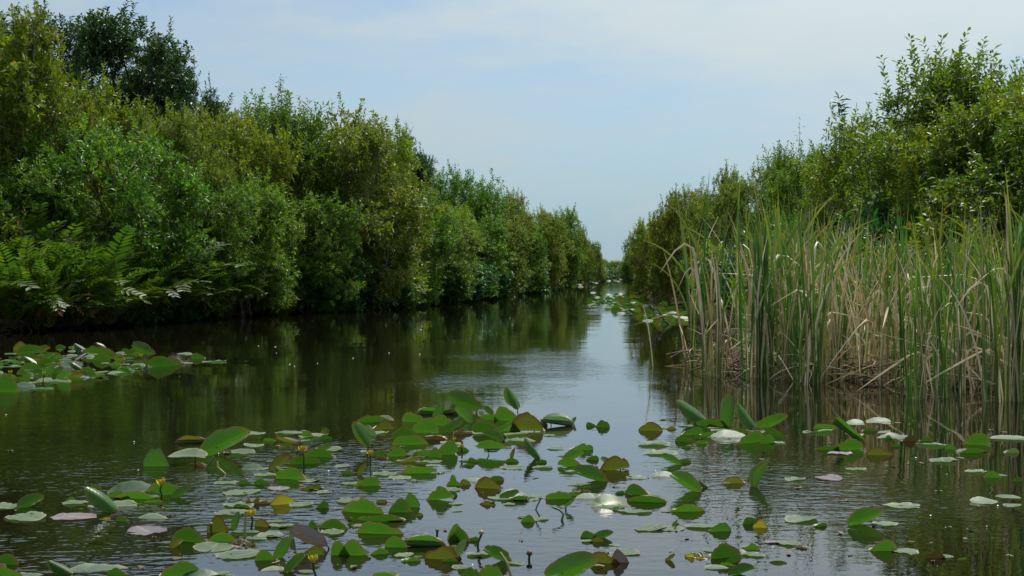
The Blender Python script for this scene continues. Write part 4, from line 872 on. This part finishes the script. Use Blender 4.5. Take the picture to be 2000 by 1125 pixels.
 (735,824,66,12,'dome',G),(748,838,38,15,'dome',O_),(712,836,30,8,'dome',G),(810,824,48,20,'dome',B_),(855,810,68,22,'roll',B_,2),(856,826,40,32,'lean',BL,70),(908,806,64,26,'lean',G,-22,3),(953,810,24,16,'lean',G,-40),(1000,806,40,38,'lean',B_,124,6),(992,822,48,24,'dome',B_),(958,820,38,14,'dome',B_),(1030,842,60,34,'dome',O_),(952,842,54,21,'dome',G),(866,832,46,18,'dome',B_),(905,826,42,30,'lean','pad_blue',-45),(905,848,34,18,'dead',DD),(884,844,40,22,'lean',G,30),(1085,818,46,14,'tilt',BL),(1090,832,60,17,'roll',P_,-8),(1119,828,16,12,'lean',BL,55),(1155,832,18,9,'dome',G),(1177,834,26,14,'dome',G),(997,842,34,15,'dome',B_),(1056,832,24,9,'dome',G),
 (825,846,54,26,'dome',B_),(790,856,52,20,'dome',G),(802,868,62,20,'dome',B_),(850,858,46,9,'dome',BZ),(742,890,34,11,'dome',G),(777,890,42,13,'dome',B_),(812,890,42,12,'tilt',BL),(836,890,34,12,'dome',B_),(850,893,22,18,'dome',O_),(872,888,40,24,'dome',B_),(780,848,26,9,'dome',P_),(930,848,30,9,'flat',P_),(1010,850,50,7,'flat',P_),(880,868,46,7,'flat',P_),(950,868,50,7,'flat',P_),(900,880,30,8,'dome',O_),(1014,862,60,6,'flat',P_),(800,902,52,8,'dome',BZ),(845,902,40,6,'flat',P_),(915,900,36,8,'flat',P_),(926,902,22,10,'dome',G),
 # left patch
 (63,692,44,15,'lean',G,8),(48,682,34,12,'dome',O_),(282,698,40,20,'lean',G,-24,4),(318,716,50,18,'dome',G),(338,712,36,12,'dome',O_),(360,692,30,8,'tilt',P_),(388,700,26,10,'dome',G),(420,706,46,7,'flat',P_),(195,692,58,12,'dome',O_),(206,704,44,12,'dome',G),(172,736,38,17,'dome',G),(146,738,52,12,'tilt',P_),(193,738,36,8,'flat',P_),(12,766,40,30,'dome',O_),(46,756,38,18,'tilt',BL),(84,760,42,8,'flat',BL),(112,746,44,10,'tilt',P_),(250,722,44,9,'flat',P_),(362,710,28,6,'flat',P_),(128,718,46,14,'tilt',BL),(60,722,40,12,'dome',G),
]
for i_, h_ in enumerate(HAND):
    h_ = list(h_)
    if h_[5] == O_ and i_ % 5: h_[5] = G if i_ % 2 else B_
    if h_[5] == YL and i_ % 2: h_[5] = O_
    if h_[5] == GY and i_ % 2: h_[5] = P_
    if h_[5] == BZ and i_ % 3: h_[5] = O_ if i_ % 2 else G
    pad(*h_)
n_hand = len(PADS)
r2 = random.Random(5)
def scatter(n, poly, group, label, wpx, forms):
    c = 0; pts = []
    while c < n:
        px, py = r2.uniform(poly[0], poly[1]), r2.uniform(poly[2], poly[3])
        if not poly[4](px, py): continue
        if any(abs(px - a) < wpx * 0.40 and abs(py - b) < wpx * 0.09 for a, b in pts): continue
        pts.append((px, py)); c += 1
        f = r2.choice(forms); w = wpx * r2.uniform(0.7, 1.25) * (py - HOR) / ((poly[2] + poly[3]) / 2 - HOR)
        pad(px, py, w, w * r2.uniform(0.2, 0.42), f, (r2.choice([G, B_, G, BL, O_]) if f != 'tilt' else P_) if f != 'flat' else r2.choice([P_, P_, G, BL]), r2.choice([-25, 15, 30, 150, 60]) if f == 'lean' else 0, 0, None, group, label)
scatter(120, (-30, 272, 676, 754, lambda x, y: y < 756 - max(0, x - 40) * 0.10 and y > 674 + max(0, x) * 0.03), 'pads of the left patch', 'lily pad packed in the dense patch below the ferns', 25, ['flat', 'dome', 'flat', 'tilt', 'dome', 'lean', 'dead'])
scatter(150, (1150, 1345, 572, 634, lambda x, y: abs((y - 574) - (x - 1165) * 0.27) < 26), 'pads of the far patch', 'small lily pad in the far patch beside the right bank', 17, ['dome', 'dome', 'tilt', 'lean', 'dome', 'flat'])
scatter(22, (1105, 1165, 551, 561, lambda x, y: True), 'pads of the distant patch', 'tiny pale lily pad by the far left bank', 7, ['dome', 'tilt', 'lean'])
scatter(9, (1180, 1225, 545, 550, lambda x, y: True), 'pads of the farthest patch', 'tiny pale lily pad at the far end of the canal', 6, ['tilt', 'dome'])

for i_ in range(150):                                   # smaller pads crowding round the larger ones
    h_ = r2.choice(HAND[:-21])
    if h_[0] > 1530 and r2.random() < 0.6: continue
    px, py = h_[0] + r2.gauss(0, 34), h_[1] + r2.gauss(0, 9)
    if py > 1130 or py < 815: continue
    f = r2.choice(['dome', 'flat', 'dome', 'lean', 'flat', 'dome', 'dead']); w = r2.uniform(18, 40) * (0.6 + 0.5 * (py - 800) / 300)
    pad(px, py, w, w * r2.uniform(0.25, 0.5), f, r2.choice([G, B_, B_, G, O_]) if f in ('dome', 'lean') else (DD if f == 'dead' else P_), r2.choice([-25, 20, 40, 140, 70]) if f == 'lean' else 0, 0, None, 'small pads between the larger ones', 'small lily pad squeezed between larger pads of the foreground water')
# the 290 pads that show largest are things of their own; the smallest scraps are joined into one mass
PADS.sort(key=lambda p: -p['w'] * max(p['h'], p['w'] * 0.15))
REST = PADS[290:]; PADS = PADS[:290]
for p in PADS:
    me = np_mesh('lily_pad', p['V'], [p['Q'], p['T']], {'rim': p['rim'], 'vein': p['vein'][:, 0], 'mid': p['vein'][:, 1]}, True)
    p['o'] = o = new_obj('lily_pad', me, MATS[p['mat']]); o.location = p['loc']
    if p['st']:
        mb = MB(); mb.tube(p['st'][0], p['st'][1], 6); new_obj('stalk', mb.mesh('stalk'), MATS['stalk_green'], o)
V_, Q_, T_, rm_, vn_, n_, mq, mt = [], [], [], [], [], 0, [], []
mnames = sorted({p['mat'] for p in REST})
for p in REST:
    V_.append(p['V'] + np.array(p['loc'])); Q_.append(p['Q'] + n_); T_.append(p['T'] + n_); n_ += len(p['V']); rm_.append(p['rim']); vn_.append(p['vein'])
    mq.append(np.full(len(p['Q']), mnames.index(p['mat']))); mt.append(np.full(len(p['T']), mnames.index(p['mat'])))
me = np_mesh('small_lily_pads', np.concatenate(V_), [np.concatenate(Q_), np.concatenate(T_)], {'rim': np.concatenate(rm_), 'vein': np.concatenate(vn_)[:, 0], 'mid': np.concatenate(vn_)[:, 1]}, True)
for m_ in mnames: me.materials.append(MATS[m_])
me.polygons.foreach_set('material_index', np.concatenate(mq + mt).astype(np.int32))
tag(new_obj('small_lily_pads', me), 'small and distant lily pads and leaf scraps on the canal', 'lily pads', kind='stuff')

# labels for the hand placed pads: look + place, then order from the left where several are alike
CW = {'pad_green': 'dark green', 'pad_bright': 'bright green', 'pad_blue': 'bluish green', 'pad_olive': 'olive edged', 'pad_bronze': 'bronze brown', 'pad_pale': 'pale shiny', 'pad_grey': 'greyish faded', 'pad_dead': 'brown withered', 'pad_yellow': 'yellowing'}
FW = {'flat': 'flat', 'dome': 'half-folded', 'tilt': 'tilted', 'lean': 'upright', 'fold': 'tightly folded', 'roll': 'rolled-up', 'dead': 'shrivelled'}
ORD = ['first', 'second', 'third', 'fourth', 'fifth', 'sixth', 'seventh', 'eighth', 'ninth', 'tenth', 'eleventh', 'twelfth']
def zone(p):
    x, y = p['px'], p['py']
    if x < 450 and y < 775: return 'in the patch below the ferns'
    if 690 < x < 1200 and y < 905: return 'in the raised central cluster'
    if 1310 < x < 1530 and y < 880: return 'in the cluster before the cattails'
    if x > 1530 and y < 950: return 'in the sparse right group'
    if x > 1530: return 'near the right bottom corner'
    if x < 430: return 'in the left foreground'
    if y > 1035: return 'along the bottom edge'
    if x < 660: return 'around the left yellow flowers'
    if x < 1010: return 'on the middle foreground water'
    return 'on open water right of centre'
bylab = {}
for p in PADS:
    if p['group']: tag(p['o'], p['label'], 'lily pad', p['group']); continue
    sz = 'big ' if p['w'] > 62 else ('small ' if p['w'] < 27 else '')
    bylab.setdefault(f"{sz}{CW[p['mat']]} {FW[p['form']]} lily pad {zone(p)}", []).append(p)
for lab, L_ in bylab.items():
    L_.sort(key=lambda p: p['px'])
    for i_, p in enumerate(L_):
        t = lab if len(L_) == 1 else f"{lab}, {ORD[min(i_, 11)]} from left"
        tag(p['o'], t, 'lily pad', 'water lily pads on the canal')

# ------------------------------------------------------------------ yellow flowers and buds
def petal_mesh(s):
    n, m = 6, 5; V = []
    for i in range(n):
        t = i / (n - 1)
        for j in range(m):
            u = -1 + 2 * j / (m - 1); w = 0.62 * s * math.sin(math.pi * (0.18 + 0.72 * t) * 0.95) * 0.75
            rad = s * (0.25 + 0.55 * math.sin(t * 1.9)) ; z = s * (1.15 * t ** 1.2); a = u * w / max(rad, 0.2 * s)
            V.append((rad * math.cos(a), rad * math.sin(a), z))
    Q = [(i * m + j, i * m + j + 1, (i + 1) * m + j + 1, (i + 1) * m + j) for i in range(n - 1) for j in range(m - 1)]
    me = np_mesh('petal', V, [Q], None, True); me.materials.append(MATS['petal_yellow']); return me
def flower(px, py_top, py_base, w, label, kind='flower'):
    w *= 1.05
    x, d = ground_pt(px, py_base); k = d / FPX; s = w * k * 0.55; zt = (py_base - py_top) * k - s * 0.6; rg = np.random.default_rng(int(px))
    r = empty('lily_flower' if kind == 'flower' else 'lily_bud', (x, d, 0)); tag(r, label, 'flower' if kind == 'flower' else 'bud')
    mb = MB(); mb.tube(curve_pts((rg.normal(0, 0.02), 0.03, -0.1), (0, 0, zt), rg, 6, 0, 0.03), np.full(6, 0.0065), 7); new_obj('stalk', mb.mesh('stalk'), MATS['stalk_green'], r)
    if kind == 'flower':
        me = petal_mesh(s)
        for q in range(6):
            o = new_obj('petal', me, None, r); o.location = (0, 0, zt - s * 0.1); o.rotation_euler = (0, rg.normal(0, 0.08), q * 1.047); sc_ = 1.0 if q % 2 else 0.92; o.scale = (sc_,) * 3
        mb = MB(); P = [(0, 0, zt), (0, 0, zt + s * 0.3), (0, 0, zt + s * 0.7), (0, 0, zt + s * 0.8)]
        mb.tube(P, [s * 0.25, s * 0.30, s * 0.42, 0.001], 10); new_obj('centre', mb.mesh('centre'), MATS['flower_centre'], r)
    else:
        mb = MB(); P = [(0, 0, zt + s * q) for q in (-0.05, 0.15, 0.5, 0.9, 1.15, 1.25)]
        mb.tube(P, np.array([0.15, 0.55, 0.75, 0.62, 0.3, 0.01]) * s, 10); new_obj('bud_head', mb.mesh('bud_head'), MATS['bud_dark' if kind == 'dark' else 'stalk_straw'], r)
flower(315, 940, 972, 19, 'yellow flower beside the big bluish pad in left foreground')
flower(591, 875, 912, 18, 'yellow flower on a stalk above the pads, left of centre')
flower(723, 883, 918, 14, 'small yellow flower on a long stalk below the upright pad')
flower(491, 1000, 1034, 20, 'yellow flower next to a straw coloured stalk, lower left')
flower(612, 1090, 1132, 22, 'largest yellow flower, at the bottom edge of the photo')
flower(887, 857, 880, 10, 'small yellow orange flower inside the central cluster')
flower(902, 870, 890, 10, 'tiny yellow flower at right of the central cluster')
flower(20, 726, 752, 10, 'tiny yellow flower at left frame edge in the left patch')
flower(86, 728, 748, 8, 'tiny yellow flower in the front of the left patch')
flower(116, 710, 726, 8, 'tiny yellow flower in the middle of the left patch')
flower(275, 694, 712, 8, 'tiny yellow flower near the upright pad of the left patch')
flower(940, 1040, 1076, 13, 'pale yellowish bud on a tall stalk at bottom centre', 'pale')
flower(854, 1036, 1056, 9, 'dark round bud on a short stalk at bottom centre', 'dark')
flower(1034, 1080, 1094, 15, 'brown floating seed pod alone on open water', 'dark')
flower(412, 1023, 1046, 9, 'pale bud among the pads at lower left', 'pale')
# leafless stalks
def stalk(pts, label, mat='stalk_straw', r=0.006):
    base = pts[0]; x, d = ground_pt(*base); k = d / FPX; rg = np.random.default_rng(int(base[0]))
    P = [(0, 0, -0.05)] + [((p[0] - base[0]) * k, 0.02 * i, max(0.0, (base[1] - p[1]) * k)) for i, p in enumerate(pts)]
    P = np.array(P, float); t = np.linspace(0, len(P) - 1, 12); P = np.stack([np.interp(t, np.arange(len(P)), P[:, i]) for i in range(3)], 1)
    mb = MB(); mb.tube(P, np.linspace(r * 1.1, r * 0.8, 12), 6); o = new_obj('lily_stalk', mb.mesh('lily_stalk'), MATS[mat]); o.location = (x, d, 0); tag(o, label, 'stalk')
stalk([(478, 1048), (479, 1000)], 'straight straw yellow stalk beside the lower left flower', r=0.009)
stalk([(1000, 1132), (990, 1100), (976, 1082)], 'bent straw brown stalk rising from the bottom edge', r=0.009)
stalk([(1054, 1008), (1046, 996), (1057, 975)], 'thin kinked green stalk on open water near the centre', 'stalk_green')
stalk([(1097, 1016), (1101, 1005), (1094, 998), (1080, 994)], 'forked dark stalk carrying a small leaf on open water', 'stalk_green', 0.008)
stalk([(402, 916), (412, 900), (416, 893)], 'curved stalk under the big upright pad at left', 'stalk_green', 0.008)
stalk([(440, 926), (424, 914), (422, 902)], 'pale curled stalk in the water left of centre', 'stalk_straw', 0.010)

# brown leaf crumbs drifting round the pads
rg = np.random.default_rng(44); mb = MB()
for i_ in range(170):
    a = rg.normal(760, 330); b = 870 + 240 * rg.random()
    if i_ % 3 == 0: a = rg.uniform(1300, 2000); b = rg.uniform(840, 1100)
    x, d = ground_pt(a, b); w = rg.uniform(0.008, 0.035); q = rg.uniform(0, 6.28)
    n = 8; th = np.arange(n) * 6.283 / n; ex, ey = w * np.cos(th), w * 0.45 * np.sin(th)
    V = np.stack([x + ex * math.cos(q) - ey * math.sin(q), d + ex * math.sin(q) + ey * math.cos(q), 0.003 + 0.010 * rg.random(n)], 1)
    V = np.concatenate([V, [[x, d, 0.008]]]); mb.add(V, (), [(j, (j + 1) % n, n) for j in range(n)])
tag(new_obj('leaf_crumbs', mb.mesh('leaf_crumbs'), MATS['litter']), 'brown leaf crumbs drifting on the water among the pads', 'leaf crumbs', kind='stuff')
# small white flecks lying on the water
rg = np.random.default_rng(31); mb = MB()
spots = [(538, 678), (735, 732), (566, 712), (568, 720), (620, 710), (585, 690), (760, 690), (700, 655), (690, 700), (278, 866), (262, 864), (252, 918), (270, 920), (3, 886), (12, 811), (20, 812), (540, 690), (525, 680), (505, 676), (610, 730), (575, 716), (775, 745)]
spots = spots[::2]
spots += [(rg.uniform(450, 1000), 640 + 110 * rg.random()) for _ in range(3)] + [(rg.uniform(380, 1300), rg.uniform(840, 1110)) for _ in range(6)] + [(rg.uniform(1500, 2000), rg.uniform(860, 1110)) for _ in range(8)]
for i_, (a, b) in enumerate(spots):
    x, d = ground_pt(a, b); k = d / FPX; w = (1.7 if i_ < 11 else rg.uniform(0.8, 2.2)) * k
    n = 7; th = np.arange(n) * 6.283 / n; V = np.stack([x + w * np.cos(th) * rg.uniform(0.5, 1), d + w * np.sin(th) * 1.5, 0.004 + 0.004 * rg.random(n)], 1)
    V = np.concatenate([V, [[x, d, 0.012]]]); mb.add(V, (), [(j, (j + 1) % n, n) for j in range(n)])
tag(new_obj('white_flecks', mb.mesh('white_flecks'), MATS['fleck_white']), 'white flecks scattered on the water', 'scraps', kind='stuff')
